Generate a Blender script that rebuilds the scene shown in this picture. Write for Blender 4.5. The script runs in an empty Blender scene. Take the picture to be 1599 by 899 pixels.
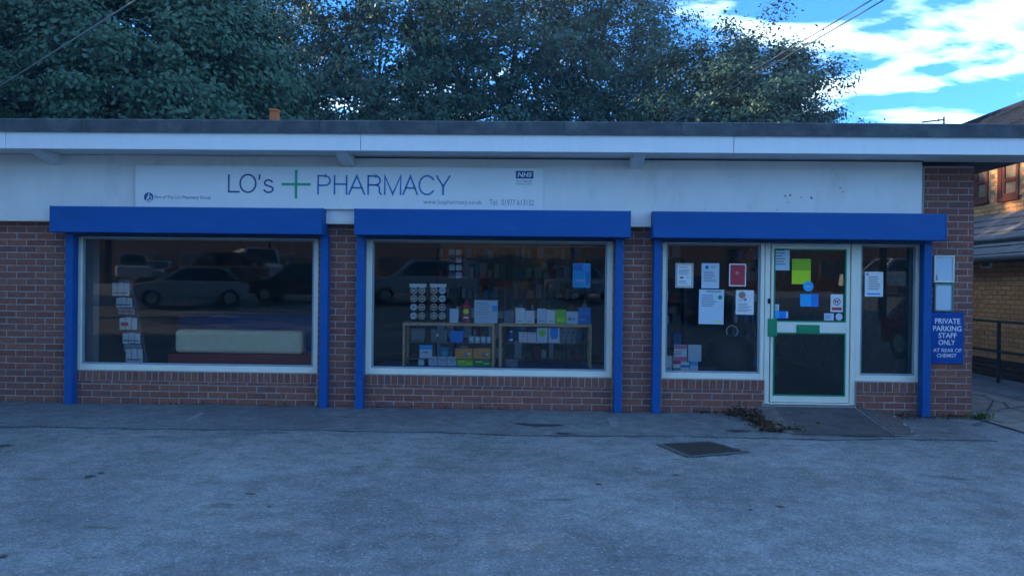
import bpy, bmesh, math, random
import numpy as np
from mathutils import Vector, Matrix, Quaternion

S = bpy.context.scene
C = S.collection
R = math.radians
rnd = random.Random(7)

# ------------------------------------------------------------------ camera
CAM_H, CAM_D, F = 1.41, 8.7, 1200.0
cam_d = bpy.data.cameras.new('camera')
cam_d.sensor_width = 36.0
cam_d.lens = F / 1599.0 * 36.0
cam_d.clip_start, cam_d.clip_end = 0.004, 2000.0
cam = bpy.data.objects.new('camera', cam_d)
C.objects.link(cam)
MCAM = (Matrix.Rotation(0.0283, 4, 'Z') @ Matrix.Rotation(math.pi / 2 - 0.0026, 4, 'X') @ Matrix.Rotation(0.0115, 4, 'Z'))
cam.matrix_world = Matrix.Translation((0, -CAM_D, CAM_H)) @ MCAM
S.camera = cam

# ------------------------------------------------------------------ daylight
SUN_EL, SUN_AZ = R(17.0), R(-85.0)          # azimuth from +Y, negative to the left
world = bpy.data.worlds.new('World')
S.world = world
world.use_nodes = True
wt = world.node_tree
wt.nodes.clear()
wl = wt.links.new
w_out = wt.nodes.new('ShaderNodeOutputWorld')
w_bg = wt.nodes.new('ShaderNodeBackground')
w_bg.inputs['Strength'].default_value = 0.065
sky = wt.nodes.new('ShaderNodeTexSky')
sky.sky_type = 'NISHITA'
sky.sun_disc = False
sky.sun_elevation = SUN_EL
sky.sun_rotation = SUN_AZ
sky.altitude = 50
sky.air_density = 1.0
sky.dust_density = 0.3
sky.ozone_density = 5.0
# clouds: drifting noise on a flat layer, the same all round the sky
tc = wt.nodes.new('ShaderNodeTexCoord')
sep = wt.nodes.new('ShaderNodeSeparateXYZ')
wl(tc.outputs['Generated'], sep.inputs[0])
def wmath(op, a, b=None, c=None):
    n = wt.nodes.new('ShaderNodeMath')
    n.operation = op
    for i, v in enumerate((a, b, c)):
        if v is None: continue
        if isinstance(v, (int, float)): n.inputs[i].default_value = v
        else: wl(v, n.inputs[i])
    return n.outputs[0]
zz = wmath('ADD', wmath('MAXIMUM', sep.outputs['Z'], 0.0), 0.16)
cmb = wt.nodes.new('ShaderNodeCombineXYZ')
wl(wmath('DIVIDE', sep.outputs['X'], zz), cmb.inputs[0])
wl(wmath('DIVIDE', sep.outputs['Y'], zz), cmb.inputs[1])
cmap = wt.nodes.new('ShaderNodeMapping')
cmap.inputs['Location'].default_value = (-22.804313535685232, 17.1364804742931, 6.091277869615249)
cmap.inputs['Rotation'].default_value = (0, 0, 0.8043093596767723)
cmap.inputs['Scale'].default_value = (0.6, 1.0, 1.0)
wl(cmb.outputs[0], cmap.inputs[0])
cn = wt.nodes.new('ShaderNodeTexNoise')
cn.inputs['Scale'].default_value = 2.6
cn.inputs['Detail'].default_value = 7.0
cn.inputs['Roughness'].default_value = 0.55
cn.inputs['Distortion'].default_value = 0.35
wl(cmap.outputs[0], cn.inputs['Vector'])
cr = wt.nodes.new('ShaderNodeValToRGB')
cr.color_ramp.elements[0].position = 0.525
cr.color_ramp.elements[0].color = (0, 0, 0, 1)
cr.color_ramp.elements[1].position = 0.67
cr.color_ramp.elements[1].color = (1, 1, 1, 1)
wl(cn.outputs['Fac'], cr.inputs[0])
tint = wt.nodes.new('ShaderNodeMix')
tint.data_type = 'RGBA'
tint.blend_type = 'MULTIPLY'
tint.inputs[0].default_value = 1.0
tint.inputs[7].default_value = (0.22, 0.60, 0.95, 1)
wl(sky.outputs[0], tint.inputs[6])
cmix = wt.nodes.new('ShaderNodeMix')
cmix.data_type = 'RGBA'
cmix.inputs[7].default_value = (6.7, 8.6, 7.8, 1)
wl(wmath('MULTIPLY', cr.outputs[0], 0.8), cmix.inputs[0])
wl(tint.outputs[2], cmix.inputs[6])
wl(cmix.outputs[2], w_bg.inputs['Color'])
wl(w_bg.outputs[0], w_out.inputs['Surface'])

sun_d = bpy.data.lights.new('sun', 'SUN')
sun_d.energy = 2.0
sun_d.angle = R(0.5)
sun_d.color = (1.0, 0.80, 0.58)
sun = bpy.data.objects.new('sun', sun_d)
C.objects.link(sun)
SUN_DIR = Vector((math.sin(SUN_AZ) * math.cos(SUN_EL), math.cos(SUN_AZ) * math.cos(SUN_EL), math.sin(SUN_EL)))
sun.rotation_euler = SUN_DIR.to_track_quat('Z', 'Y').to_euler()
sun.location = SUN_DIR * 60

vs = S.view_settings
S.display_settings.display_device = 'sRGB'
vs.view_transform = 'Standard'
vs.look = 'None'
vs.exposure = 3.05
vs.gamma = 1.0
S.render.engine = 'CYCLES'
S.cycles.use_denoising = True
S.cycles.max_bounces = 8
S.cycles.transparent_max_bounces = 24
S.cycles.caustics_reflective = False
S.cycles.caustics_refractive = False

# ------------------------------------------------------------------ helpers
def at(px, py, Y):
    """the point on the plane y = Y seen at that place of the survey photograph"""
    v = MCAM.to_3x3() @ Vector(((px - 799.5) / F, (449.5 - py) / F, -1.0))
    t = (Y + CAM_D) / v.y
    return Vector((0, -CAM_D, CAM_H)) + v * t
def ground_at(px, py, z=0.0):
    v = MCAM.to_3x3() @ Vector(((px - 799.5) / F, (449.5 - py) / F, -1.0))
    t = (z - CAM_H) / v.z
    return Vector((0, -CAM_D, CAM_H)) + v * t
def rect(x0, y0, x1, y1, Y):
    mx, my = (x0 + x1) / 2, (y0 + y1) / 2
    return at(x0, my, Y).x, at(x1, my, Y).x, at(mx, y1, Y).z, at(mx, y0, Y).z   # X0 X1 Z0 Z1

def tag(o, label=None, cat=None, group=None, kind=None):
    if label: o['label'] = label
    if cat: o['category'] = cat
    if group: o['group'] = group
    if kind: o['kind'] = kind
    return o
def empty(name, loc, label=None, cat=None, group=None):
    o = bpy.data.objects.new(name, None)
    o.location = loc
    o.empty_display_size = 0.1
    C.objects.link(o)
    return tag(o, label, cat, group)
def origin(o):
    p = Vector((0, 0, 0))
    while o is not None:
        p = p + o.location
        o = o.parent
    return p
def link_mesh(name, me, parent=None, loc=None):
    o = bpy.data.objects.new(name, me)
    C.objects.link(o)
    if parent is not None: o.parent = parent
    if loc is not None: o.location = Vector(loc) - (origin(parent) if parent is not None else Vector((0, 0, 0)))
    return o

class MB:
    """collects shapes in world space; build() links them as one mesh"""
    def __init__(s): s.v, s.f, s.mi = [], [], []
    def poly(s, pts, m=0):
        b = len(s.v); s.v += [tuple(p) for p in pts]; s.f.append(tuple(range(b, b + len(pts)))); s.mi.append(m); return s
    def box(s, x0, x1, y0, y1, z0, z1, m=0, M=None):
        b = len(s.v)
        P = [(x, y, z) for x in (x0, x1) for y in (y0, y1) for z in (z0, z1)]
        if M is not None: P = [tuple(M @ Vector(p)) for p in P]
        s.v += P
        for q in ((0, 1, 3, 2), (4, 6, 7, 5), (0, 4, 5, 1), (2, 3, 7, 6), (0, 2, 6, 4), (1, 5, 7, 3)):
            s.f.append(tuple(b + i for i in q)); s.mi.append(m)
        return s
    def prism(s, pts, d, m=0):
        """closed solid: polygon pts (3-D) pushed along d"""
        n = len(pts); b = len(s.v); d = Vector(d)
        s.v += [tuple(Vector(p)) for p in pts] + [tuple(Vector(p) + d) for p in pts]
        s.f.append(tuple(b + i for i in reversed(range(n)))); s.mi.append(m)
        s.f.append(tuple(b + n + i for i in range(n))); s.mi.append(m)
        for i in range(n):
            j = (i + 1) % n
            s.f.append((b + i, b + j, b + n + j, b + n + i)); s.mi.append(m)
        return s
    def tube(s, p0, p1, r0, r1=None, n=10, m=0, cap=True):
        r1 = r0 if r1 is None else r1
        p0, p1 = Vector(p0), Vector(p1); d = (p1 - p0).normalized()
        u = d.orthogonal().normalized(); w = d.cross(u); b = len(s.v)
        for p, r in ((p0, r0), (p1, r1)):
            for i in range(n):
                a = 2 * math.pi * i / n
                s.v.append(tuple(p + (u * math.cos(a) + w * math.sin(a)) * r))
        for i in range(n):
            j = (i + 1) % n
            s.f.append((b + i, b + j, b + n + j, b + n + i)); s.mi.append(m)
        if cap:
            s.f.append(tuple(b + i for i in reversed(range(n)))); s.mi.append(m)
            s.f.append(tuple(b + n + i for i in range(n))); s.mi.append(m)
        return s
    def lathe(s, c, prof, n=14, m=0):
        """revolve (r, z) pairs about the vertical through c"""
        b = len(s.v); c = Vector(c)
        for r, z in prof:
            for i in range(n):
                a = 2 * math.pi * i / n
                s.v.append((c.x + r * math.cos(a), c.y + r * math.sin(a), c.z + z))
        for k in range(len(prof) - 1):
            for i in range(n):
                j = (i + 1) % n
                s.f.append((b + k * n + i, b + k * n + j, b + (k + 1) * n + j, b + (k + 1) * n + i)); s.mi.append(m)
        s.f.append(tuple(b + i for i in reversed(range(n)))); s.mi.append(m)
        e = b + (len(prof) - 1) * n
        s.f.append(tuple(e + i for i in range(n))); s.mi.append(m)
        return s
    def path(s, pts, r, n=8, m=0):
        for a, b in zip(pts[:-1], pts[1:]): s.tube(a, b, r, n=n, m=m)
        return s
    def build(s, name, mats, parent=None, bevel=0, smooth=False, seg=1):
        og = origin(parent) if parent is not None else Vector((0, 0, 0))
        me = bpy.data.meshes.new(name)
        me.from_pydata([(x - og.x, y - og.y, z - og.z) for x, y, z in s.v], [], s.f)
        if not isinstance(mats, (list, tuple)): mats = [mats]
        for m in mats: me.materials.append(m)
        if len(mats) > 1: me.polygons.foreach_set('material_index', s.mi)
        if smooth: me.polygons.foreach_set('use_smooth', [True] * len(me.polygons))
        me.update()
        o = link_mesh(name, me, parent)
        if bevel:
            b = o.modifiers.new('edge', 'BEVEL')
            b.width = bevel; b.segments = seg; b.limit_method = 'ANGLE'; b.angle_limit = R(40)
        return o

# ------------------------------------------------------------------ materials
def newmat(name):
    m = bpy.data.materials.new(name); m.use_nodes = True
    nt = m.node_tree; b = nt.nodes['Principled BSDF']
    return m, nt, b
def mat(name, col, rough=0.6, var=0.15, scale=6.0, bump=0.0, bscale=60.0, metal=0.0, col2=None, spec=0.4, rvar=0.0, dirt=None, stretch=(1, 1, 1)):
    m, nt, b = newmat(name)
    L = nt.links.new
    tcn = nt.nodes.new('ShaderNodeTexCoord')
    mp = nt.nodes.new('ShaderNodeMapping'); mp.inputs['Scale'].default_value = stretch
    L(tcn.outputs['Object'], mp.inputs[0])
    n = nt.nodes.new('ShaderNodeTexNoise'); n.inputs['Scale'].default_value = scale; n.inputs['Detail'].default_value = 6
    n.inputs['Roughness'].default_value = 0.62
    L(mp.outputs[0], n.inputs['Vector'])
    r = nt.nodes.new('ShaderNodeValToRGB')
    a = col2 if col2 else tuple(c * (1 - var) for c in col)
    z = tuple(min(1, c * (1 + var)) for c in col) if not col2 else col
    r.color_ramp.elements[0].color = (*a, 1); r.color_ramp.elements[0].position = 0.3
    r.color_ramp.elements[1].color = (*z, 1); r.color_ramp.elements[1].position = 0.7
    L(n.outputs['Fac'], r.inputs[0])
    src = r.outputs[0]
    if dirt:
        dcol, dscale, lo, hi, amt = dirt
        n2 = nt.nodes.new('ShaderNodeTexNoise'); n2.inputs['Scale'].default_value = dscale; n2.inputs['Detail'].default_value = 8
        n2.inputs['Roughness'].default_value = 0.7
        L(mp.outputs[0], n2.inputs['Vector'])
        mr = nt.nodes.new('ShaderNodeMapRange'); mr.inputs[1].default_value = lo; mr.inputs[2].default_value = hi; mr.inputs[4].default_value = amt
        L(n2.outputs['Fac'], mr.inputs[0])
        mx = nt.nodes.new('ShaderNodeMix'); mx.data_type = 'RGBA'; mx.inputs[7].default_value = (*dcol, 1)
        L(mr.outputs[0], mx.inputs[0]); L(src, mx.inputs[6]); src = mx.outputs[2]
    L(src, b.inputs['Base Color'])
    b.inputs['Roughness'].default_value = rough
    if rvar:
        mr = nt.nodes.new('ShaderNodeMapRange'); mr.inputs[3].default_value = rough - rvar; mr.inputs[4].default_value = rough + rvar
        L(n.outputs['Fac'], mr.inputs[0]); L(mr.outputs[0], b.inputs['Roughness'])
    b.inputs['Metallic'].default_value = metal
    b.inputs['Specular IOR Level'].default_value = spec
    if bump:
        n3 = nt.nodes.new('ShaderNodeTexNoise'); n3.inputs['Scale'].default_value = bscale; n3.inputs['Detail'].default_value = 5
        L(mp.outputs[0], n3.inputs['Vector'])
        bp = nt.nodes.new('ShaderNodeBump'); bp.inputs['Strength'].default_value = bump; bp.inputs['Distance'].default_value = 0.01
        L(n3.outputs['Fac'], bp.inputs['Height']); L(bp.outputs[0], b.inputs['Normal'])
    return m
def brickmat(name, cols, source, bump=0.5):
    m, nt, b = newmat(name); L = nt.links.new
    if source == 'object':
        i = nt.nodes.new('ShaderNodeObjectInfo'); rv = i.outputs['Random']
    else:
        i = nt.nodes.new('ShaderNodeNewGeometry'); rv = i.outputs['Random Per Island']
    r = nt.nodes.new('ShaderNodeValToRGB'); e = r.color_ramp.elements
    while len(e) < len(cols): e.new(0.5)
    for k, c in enumerate(cols): e[k].position = k / (len(cols) - 1); e[k].color = (*c, 1)
    L(rv, r.inputs[0])
    g = nt.nodes.new('ShaderNodeNewGeometry')
    n = nt.nodes.new('ShaderNodeTexNoise'); n.inputs['Scale'].default_value = 22; n.inputs['Detail'].default_value = 6; n.inputs['Roughness'].default_value = 0.7
    L(g.outputs['Position'], n.inputs['Vector'])
    mr = nt.nodes.new('ShaderNodeMapRange'); mr.inputs[1].default_value = 0.3; mr.inputs[2].default_value = 0.7; mr.inputs[3].default_value = 0.72; mr.inputs[4].default_value = 1.22
    L(n.outputs['Fac'], mr.inputs[0])
    mx = nt.nodes.new('ShaderNodeMix'); mx.data_type = 'RGBA'; mx.blend_type = 'MULTIPLY'; mx.inputs[0].default_value = 1
    L(r.outputs[0], mx.inputs[6]); L(mr.outputs[0], mx.inputs[7])
    L(mx.outputs[2], b.inputs['Base Color'])
    b.inputs['Roughness'].default_value = 0.88; b.inputs['Specular IOR Level'].default_value = 0.25
    n3 = nt.nodes.new('ShaderNodeTexNoise'); n3.inputs['Scale'].default_value = 90; n3.inputs['Detail'].default_value = 4
    L(g.outputs['Position'], n3.inputs['Vector'])
    bp = nt.nodes.new('ShaderNodeBump'); bp.inputs['Strength'].default_value = bump; bp.inputs['Distance'].default_value = 0.006
    L(n3.outputs['Fac'], bp.inputs['Height']); L(bp.outputs[0], b.inputs['Normal'])
    return m
def glassmat(name, boost=0.06, tintc=(0.97, 0.985, 0.98)):
    m, nt, b = newmat(name); L = nt.links.new
    nt.nodes.remove(b)
    out = nt.nodes['Material Output']
    t = nt.nodes.new('ShaderNodeBsdfTransparent'); t.inputs[0].default_value = (*tintc, 1)
    g = nt.nodes.new('ShaderNodeBsdfGlossy'); g.inputs['Roughness'].default_value = 0.010; g.inputs[0].default_value = (1, 1, 1, 1)
    fr = nt.nodes.new('ShaderNodeFresnel'); fr.inputs['IOR'].default_value = 1.5
    ad = nt.nodes.new('ShaderNodeMath'); ad.operation = 'ADD'; ad.inputs[1].default_value = boost
    L(fr.outputs[0], ad.inputs[0])
    mx = nt.nodes.new('ShaderNodeMixShader')
    L(ad.outputs[0], mx.inputs[0]); L(t.outputs[0], mx.inputs[1]); L(g.outputs[0], mx.inputs[2]); L(mx.outputs[0], out.inputs['Surface'])
    return m
BR = [(0.225, 0.086, 0.064), (0.285, 0.100, 0.066), (0.25, 0.105, 0.080), (0.325, 0.120, 0.074), (0.195, 0.088, 0.074), (0.30, 0.112, 0.080)]
m_brick = brickmat('red brick', BR, 'object')
m_brick_i = brickmat('red brick courses', BR, 'island')
YB = [(0.60, 0.27, 0.10), (0.66, 0.32, 0.13), (0.52, 0.235, 0.09), (0.68, 0.35, 0.15), (0.60, 0.29, 0.12)]
m_ybrick = brickmat('buff brick', YB, 'island', 0.3)
m_rbrick_far = brickmat('terrace brick', [(0.32, 0.14, 0.08), (0.26, 0.12, 0.075), (0.38, 0.18, 0.10)], 'island')
m_mortar = mat('mortar', (0.38, 0.335, 0.31), 0.95, 0.25, 14, 0.5, 70)
m_ymortar = mat('buff mortar', (0.20, 0.15, 0.10), 0.95, 0.2, 14, 0.4, 70)
m_board = mat('white painted board', (0.80, 0.79, 0.75), 0.5, 0.05, 2.5, 0.10, 25, dirt=((0.33, 0.31, 0.28), 3.0, 0.56, 0.80, 0.35), stretch=(1, 1, 0.45))
m_fascia = mat('white plastic fascia', (0.85, 0.85, 0.84), 0.32, 0.03, 3, dirt=((0.42, 0.42, 0.38), 6.0, 0.55, 0.85, 0.32), stretch=(2.5, 1, 0.25))
m_felt = mat('roofing felt', (0.075, 0.088, 0.098), 0.85, 0.35, 5, 0.5, 120, dirt=((0.17, 0.18, 0.17), 2.5, 0.48, 0.72, 0.6))
m_soffit = mat('painted soffit', (0.74, 0.74, 0.73), 0.7, 0.1, 4)
m_blue = mat('blue shutter paint', (0.006, 0.095, 0.33), 0.48, 0.07, 3, 0.03, 12, spec=0.2, dirt=((0.05, 0.14, 0.36), 5.0, 0.54, 0.80, 0.45), stretch=(0.6, 1, 2.5))
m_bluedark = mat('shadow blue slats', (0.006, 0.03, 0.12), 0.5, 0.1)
m_frame = mat('white window frame', (0.85, 0.83, 0.69), 0.38, 0.05, 5, dirt=((0.40, 0.39, 0.34), 5, 0.58, 0.82, 0.4))
m_bead = mat('grey glazing bead', (0.30, 0.34, 0.37), 0.5, 0.1)
m_green = mat('green paint', (0.010, 0.26, 0.11), 0.45, 0.1)
m_glass = glassmat('window glass', 0.018)
m_greyglass = glassmat('far glass', 0.12, (0.35, 0.42, 0.48))
m_sign = mat('white sign face', (0.82, 0.82, 0.80), 0.35, 0.03, 3, dirt=((0.48, 0.47, 0.42), 3.0, 0.56, 0.8, 0.3), stretch=(1, 1, 0.5))
m_navy = mat('navy lettering', (0.012, 0.090, 0.25), 0.5, 0.03)
m_teal = mat('mid blue lettering', (0.012, 0.19, 0.46), 0.5, 0.03)
m_grey_txt = mat('grey print', (0.10, 0.14, 0.20), 0.6, 0.03)
m_cross = mat('green cross', (0.005, 0.38, 0.20), 0.45, 0.05)
m_signblue = mat('blue sign enamel', (0.004, 0.070, 0.31), 0.5, 0.05, spec=0.15)
m_white = mat('white print', (0.80, 0.80, 0.80), 0.5, 0.03)
m_paper = mat('white paper', (0.78, 0.79, 0.78), 0.7, 0.03, 9)
m_paper2 = mat('bluish paper', (0.55, 0.66, 0.74), 0.7, 0.03, 9)
m_ink = mat('grey ink', (0.16, 0.18, 0.22), 0.8, 0.05)
m_inkblue = mat('blue ink', (0.03, 0.17, 0.50), 0.7, 0.05)
m_red = mat('red print', (0.52, 0.035, 0.06), 0.6, 0.05)
m_pink = mat('pink print', (0.75, 0.16, 0.33), 0.6, 0.05)
m_lime = mat('lime paper', (0.58, 0.80, 0.015), 0.7, 0.05)
m_limedk = mat('olive print', (0.30, 0.52, 0.015), 0.7, 0.05)
m_leafgreen = mat('leaf green print', (0.22, 0.58, 0.03), 0.6, 0.05)
m_cyan = mat('cyan print', (0.02, 0.40, 0.80), 0.6, 0.1, 20)
m_cyan2 = mat('deep cyan print', (0.012, 0.21, 0.68), 0.6, 0.1, 20)
m_tan = mat('tan print', (0.36, 0.24, 0.17), 0.7, 0.2, 30)
m_wood = mat('pale wood', (0.62, 0.37, 0.18), 0.5, 0.2, 3, 0.05, 40, stretch=(6, 6, 6))
m_black = mat('black plastic', (0.010, 0.010, 0.012), 0.5, 0.1, spec=0.25)
m_chrome = mat('pale metal', (0.75, 0.75, 0.75), 0.2, 0.05, metal=0.9)
m_steel = mat('dull galvanised steel', (0.20, 0.21, 0.22), 0.5, 0.15, 20, metal=0.6)
m_cream = mat('cream upholstery', (0.86, 0.74, 0.48), 0.75, 0.05, 12, 0.15, 200)
m_maroon = mat('maroon upholstery', (0.26, 0.035, 0.03), 0.7, 0.12, 12, 0.15, 200)
m_room = mat('shop wall paint', (0.16, 0.16, 0.17), 0.8, 0.05)
m_reveal = mat('white reveal paint', (0.80, 0.82, 0.80), 0.6, 0.05)
m_roomfloor = mat('dark shop carpet', (0.035, 0.038, 0.05), 0.9, 0.2, 40)
m_counter = mat('blue counter', (0.010, 0.055, 0.24), 0.5, 0.1)
m_orange = mat('orange carton', (0.78, 0.31, 0.04), 0.6, 0.15, 40)
m_terracotta = mat('terracotta', (0.62, 0.17, 0.05), 0.8, 0.2, 20)
m_cable = mat('grey cable sheath', (0.10, 0.12, 0.14), 0.6, 0.1)
m_tile = mat('grey concrete roof tile', (0.155, 0.150, 0.150), 0.85, 0.3, 9, 0.4, 60)
m_slate = mat('dark roof tile', (0.014, 0.018, 0.028), 0.95, 0.3, 6, 0.3, 50, spec=0.08)
m_redframe = mat('red brown window frame', (0.15, 0.042, 0.026), 0.5, 0.1)
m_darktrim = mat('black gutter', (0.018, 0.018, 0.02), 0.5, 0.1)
m_rail = mat('black railing paint', (0.020, 0.022, 0.026), 0.5, 0.15)
m_iron = mat('cast iron', (0.038, 0.034, 0.030), 0.75, 0.3, 25, 0.8, 80, metal=0.0, dirt=((0.10, 0.065, 0.05), 9, 0.5, 0.75, 0.6))
m_fadepaint = mat('worn white road paint', (0.34, 0.35, 0.36), 0.9, 0.35, 30, col2=(0.13, 0.13, 0.14))
m_deadleaf = brickmat('dead leaves', [(0.055, 0.030, 0.018), (0.10, 0.052, 0.026), (0.03, 0.02, 0.014), (0.15, 0.08, 0.04)], 'island', 0.0)
m_weed = brickmat('weed leaves', [(0.05, 0.11, 0.02), (0.08, 0.17, 0.03), (0.04, 0.07, 0.02)], 'island', 0.0)
m_bark = mat('bark', (0.050, 0.042, 0.034), 0.95, 0.4, 12, 0.8, 40)
m_skin = mat('skin', (0.45, 0.26, 0.19), 0.55, 0.05)
m_jacket = mat('tan jacket', (0.60, 0.36, 0.26), 0.8, 0.1, 20)
m_trouser = mat('dark trousers', (0.03, 0.035, 0.05), 0.8, 0.1)
m_hair = mat('brown hair', (0.05, 0.03, 0.02), 0.6, 0.2)

def asphalt(name, dark, light, speck, stain):
    m, nt, b = newmat(name); L = nt.links.new
    g = nt.nodes.new('ShaderNodeNewGeometry')
    def noise(sc, det=6, ro=0.6, stretch=None):
        n = nt.nodes.new('ShaderNodeTexNoise'); n.inputs['Scale'].default_value = sc; n.inputs['Detail'].default_value = det; n.inputs['Roughness'].default_value = ro
        if stretch:
            mp = nt.nodes.new('ShaderNodeMapping'); mp.inputs['Scale'].default_value = stretch
            L(g.outputs['Position'], mp.inputs[0]); L(mp.outputs[0], n.inputs['Vector'])
        else: L(g.outputs['Position'], n.inputs['Vector'])
        return n.outputs['Fac']
    def ramp(f, p0, c0, p1, c1):
        r = nt.nodes.new('ShaderNodeValToRGB'); e = r.color_ramp.elements
        e[0].position, e[1].position = p0, p1; e[0].color = (*c0, 1); e[1].color = (*c1, 1)
        L(f, r.inputs[0]); return r.outputs[0]
    def mix(f, a, c, mode='MIX'):
        x = nt.nodes.new('ShaderNodeMix'); x.data_type = 'RGBA'; x.blend_type = mode
        if isinstance(f, float): x.inputs[0].default_value = f
        else: L(f, x.inputs[0])
        L(a, x.inputs[6])
        if isinstance(c, tuple): x.inputs[7].default_value = (*c, 1)
        else: L(c, x.inputs[7])
        return x.outputs[2]
    big = ramp(noise(0.55, 9, 0.68), 0.38, dark, 0.62, light)
    med = ramp(noise(5.5, 7, 0.7), 0.30, (0.66, 0.66, 0.66), 0.70, (1.26, 1.26, 1.26))
    c = mix(1.0, big, med, 'MULTIPLY')
    # stones of the worn surface
    v = nt.nodes.new('ShaderNodeTexVoronoi'); v.inputs['Scale'].default_value = 85; L(g.outputs['Position'], v.inputs['Vector'])
    sv = nt.nodes.new('ShaderNodeSeparateColor'); L(v.outputs['Color'], sv.inputs[0])
    st = ramp(sv.outputs[0], 0.0, (0.66, 0.66, 0.66), 1.0, (1.34, 1.34, 1.34))
    c = mix(0.75, c, mix(1.0, c, st, 'MULTIPLY'))
    pale = ramp(sv.outputs[1], 0.955, (0, 0, 0), 0.985, (0.8, 0.8, 0.8))
    c = mix(pale, c, speck)
    # oil spots and long streaks of wear
    so = ramp(noise(1.7, 4, 0.5, (0.8, 2.2, 1)), 0.655, (0, 0, 0), 0.72, (0.75, 0.75, 0.75))
    c = mix(so, c, stain)
    b1 = nt.nodes.new('ShaderNodeBump'); b1.inputs['Strength'].default_value = 0.7; b1.inputs['Distance'].default_value = 0.006
    L(v.outputs['Distance'], b1.inputs['Height'])
    L(b1.outputs[0], b.inputs['Normal'])
    L(c, b.inputs['Base Color'])
    b.inputs['Roughness'].default_value = 0.88; b.inputs['Specular IOR Level'].default_value = 0.3
    return m
m_asphalt = asphalt('car park asphalt', (0.150, 0.166, 0.172), (0.245, 0.268, 0.272), (0.36, 0.38, 0.38), (0.06, 0.066, 0.068))
m_strip = asphalt('pavement asphalt', (0.132, 0.142, 0.146), (0.205, 0.22, 0.222), (0.25, 0.25, 0.25), (0.05, 0.05, 0.055))
m_ramp = asphalt('ramp concrete', (0.085, 0.080, 0.076), (0.12, 0.115, 0.108), (0.16, 0.15, 0.14), (0.05, 0.05, 0.05))
m_flank = mat('broken concrete', (0.17, 0.155, 0.135), 0.9, 0.35, 9, 0.8, 45)
m_path = asphalt('path concrete', (0.21, 0.20, 0.18), (0.30, 0.29, 0.26), (0.36, 0.35, 0.32), (0.11, 0.10, 0.09))

# ------------------------------------------------------------------ lettering
def text_mesh(body, thin=0.0, shear=0.0, spacing=1.0):
    cu = bpy.data.curves.new('lettering', 'FONT')
    cu.body = body; cu.size = 1.0; cu.offset = thin; cu.shear = shear; cu.space_character = spacing
    cu.resolution_u = 4
    o = bpy.data.objects.new('lettering', cu)
    C.objects.link(o)
    dg = bpy.context.evaluated_depsgraph_get()
    me = bpy.data.meshes.new_from_object(o.evaluated_get(dg))
    bpy.data.objects.remove(o); bpy.data.curves.remove(cu)
    return me
def lettering(body, x0, x1, z0, z1, Y, m, parent, thin=0.0, name='lettering', shear=0.0, depth=0.002, spacing=1.0):
    """text stretched over the rectangle x0-x1, z0-z1 of the plane y = Y, facing the car park"""
    me = text_mesh(body, thin, shear, spacing)
    P = np.array([v.co[:] for v in me.vertices])
    lo, hi = P.min(0), P.max(0)
    og = origin(parent)
    Q = np.empty_like(P)
    Q[:, 0] = x0 + (P[:, 0] - lo[0]) / (hi[0] - lo[0]) * (x1 - x0) - og.x
    Q[:, 1] = Y - og.y
    Q[:, 2] = z0 + (P[:, 1] - lo[1]) / (hi[1] - lo[1]) * (z1 - z0) - og.z
    me.vertices.foreach_set('co', Q.ravel())
    me.materials.clear(); me.materials.append(m)
    me.update()
    return link_mesh(name, me, parent)

# ================================================================== GROUND
def ground_z(y):
    if y > -12: return 0.0
    return min(1.25, (-12 - y) * 0.075)
ys = [85, 60, 40, 14, 5, 0.5, -2, -4, -6, -8, -10, -12, -15, -18, -22, -26, -29, -34, -40, -60, -85]
xs = [-85, -60, -40, -20, -10, -5, 0, 5, 10, 20, 40, 60, 85]
gm = MB()
gm.v = [(x, y, ground_z(y)) for y in ys for x in xs]
for j in range(len(ys) - 1):
    for i in range(len(xs) - 1):
        a = j * len(xs) + i
        gm.f.append((a, a + len(xs), a + len(xs) + 1, a + 1)); gm.mi.append(0)
tag(gm.build('car_park', m_asphalt), kind='structure')

# strip of older asphalt along the foot of the shop, its front edge uneven
sm = MB(); top, bot = [], []
edge = [(-60, 668), (60, 667), (200, 670), (350, 671), (480, 672), (620, 675), (700, 676), (800, 680), (950, 681), (1060, 682), (1180, 684), (1290, 687), (1420, 686), (1500, 688), (1570, 690)]
pts = []
for (xa, ya), (xb, yb) in zip(edge[:-1], edge[1:]):
    for k in range(6):
        t = k / 6; p = ground_at(xa + (xb - xa) * t, ya + (yb - ya) * t + rnd.uniform(-0.8, 0.8)); pts.append(p)
pts = [Vector((-9, pts[0].y, 0))] + pts
for a, b in zip(pts[:-1], pts[1:]):
    sm.poly([(a.x, a.y, 0.012), (b.x, b.y, 0.012), (b.x, 0.02, 0.012), (a.x, 0.02, 0.012)])
    sm.poly([(a.x, a.y, -0.01), (b.x, b.y, -0.01), (b.x, b.y, 0.012), (a.x, a.y, 0.012)])
tag(sm.build('pavement', m_strip), kind='structure')
# dark tar line in the joint between the two surfaces
jm = MB(); k_ = 0
for a, b in zip(pts[:-1], pts[1:]):
    w0 = w1_ if k_ else 0.01; w1_ = w1 = rnd.choice((0.002, 0.003, 0.006, 0.012, 0.02)); k_ = 1
    jm.poly([(a.x, a.y - w0, 0.005), (b.x, b.y - w1, 0.005), (b.x, b.y, 0.005), (a.x, a.y, 0.005)])
m_tar = mat('tar joint', (0.045, 0.045, 0.047), 0.8, 0.3, 20)
tag(jm.build('tar_joint', m_tar), kind='structure')
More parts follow.
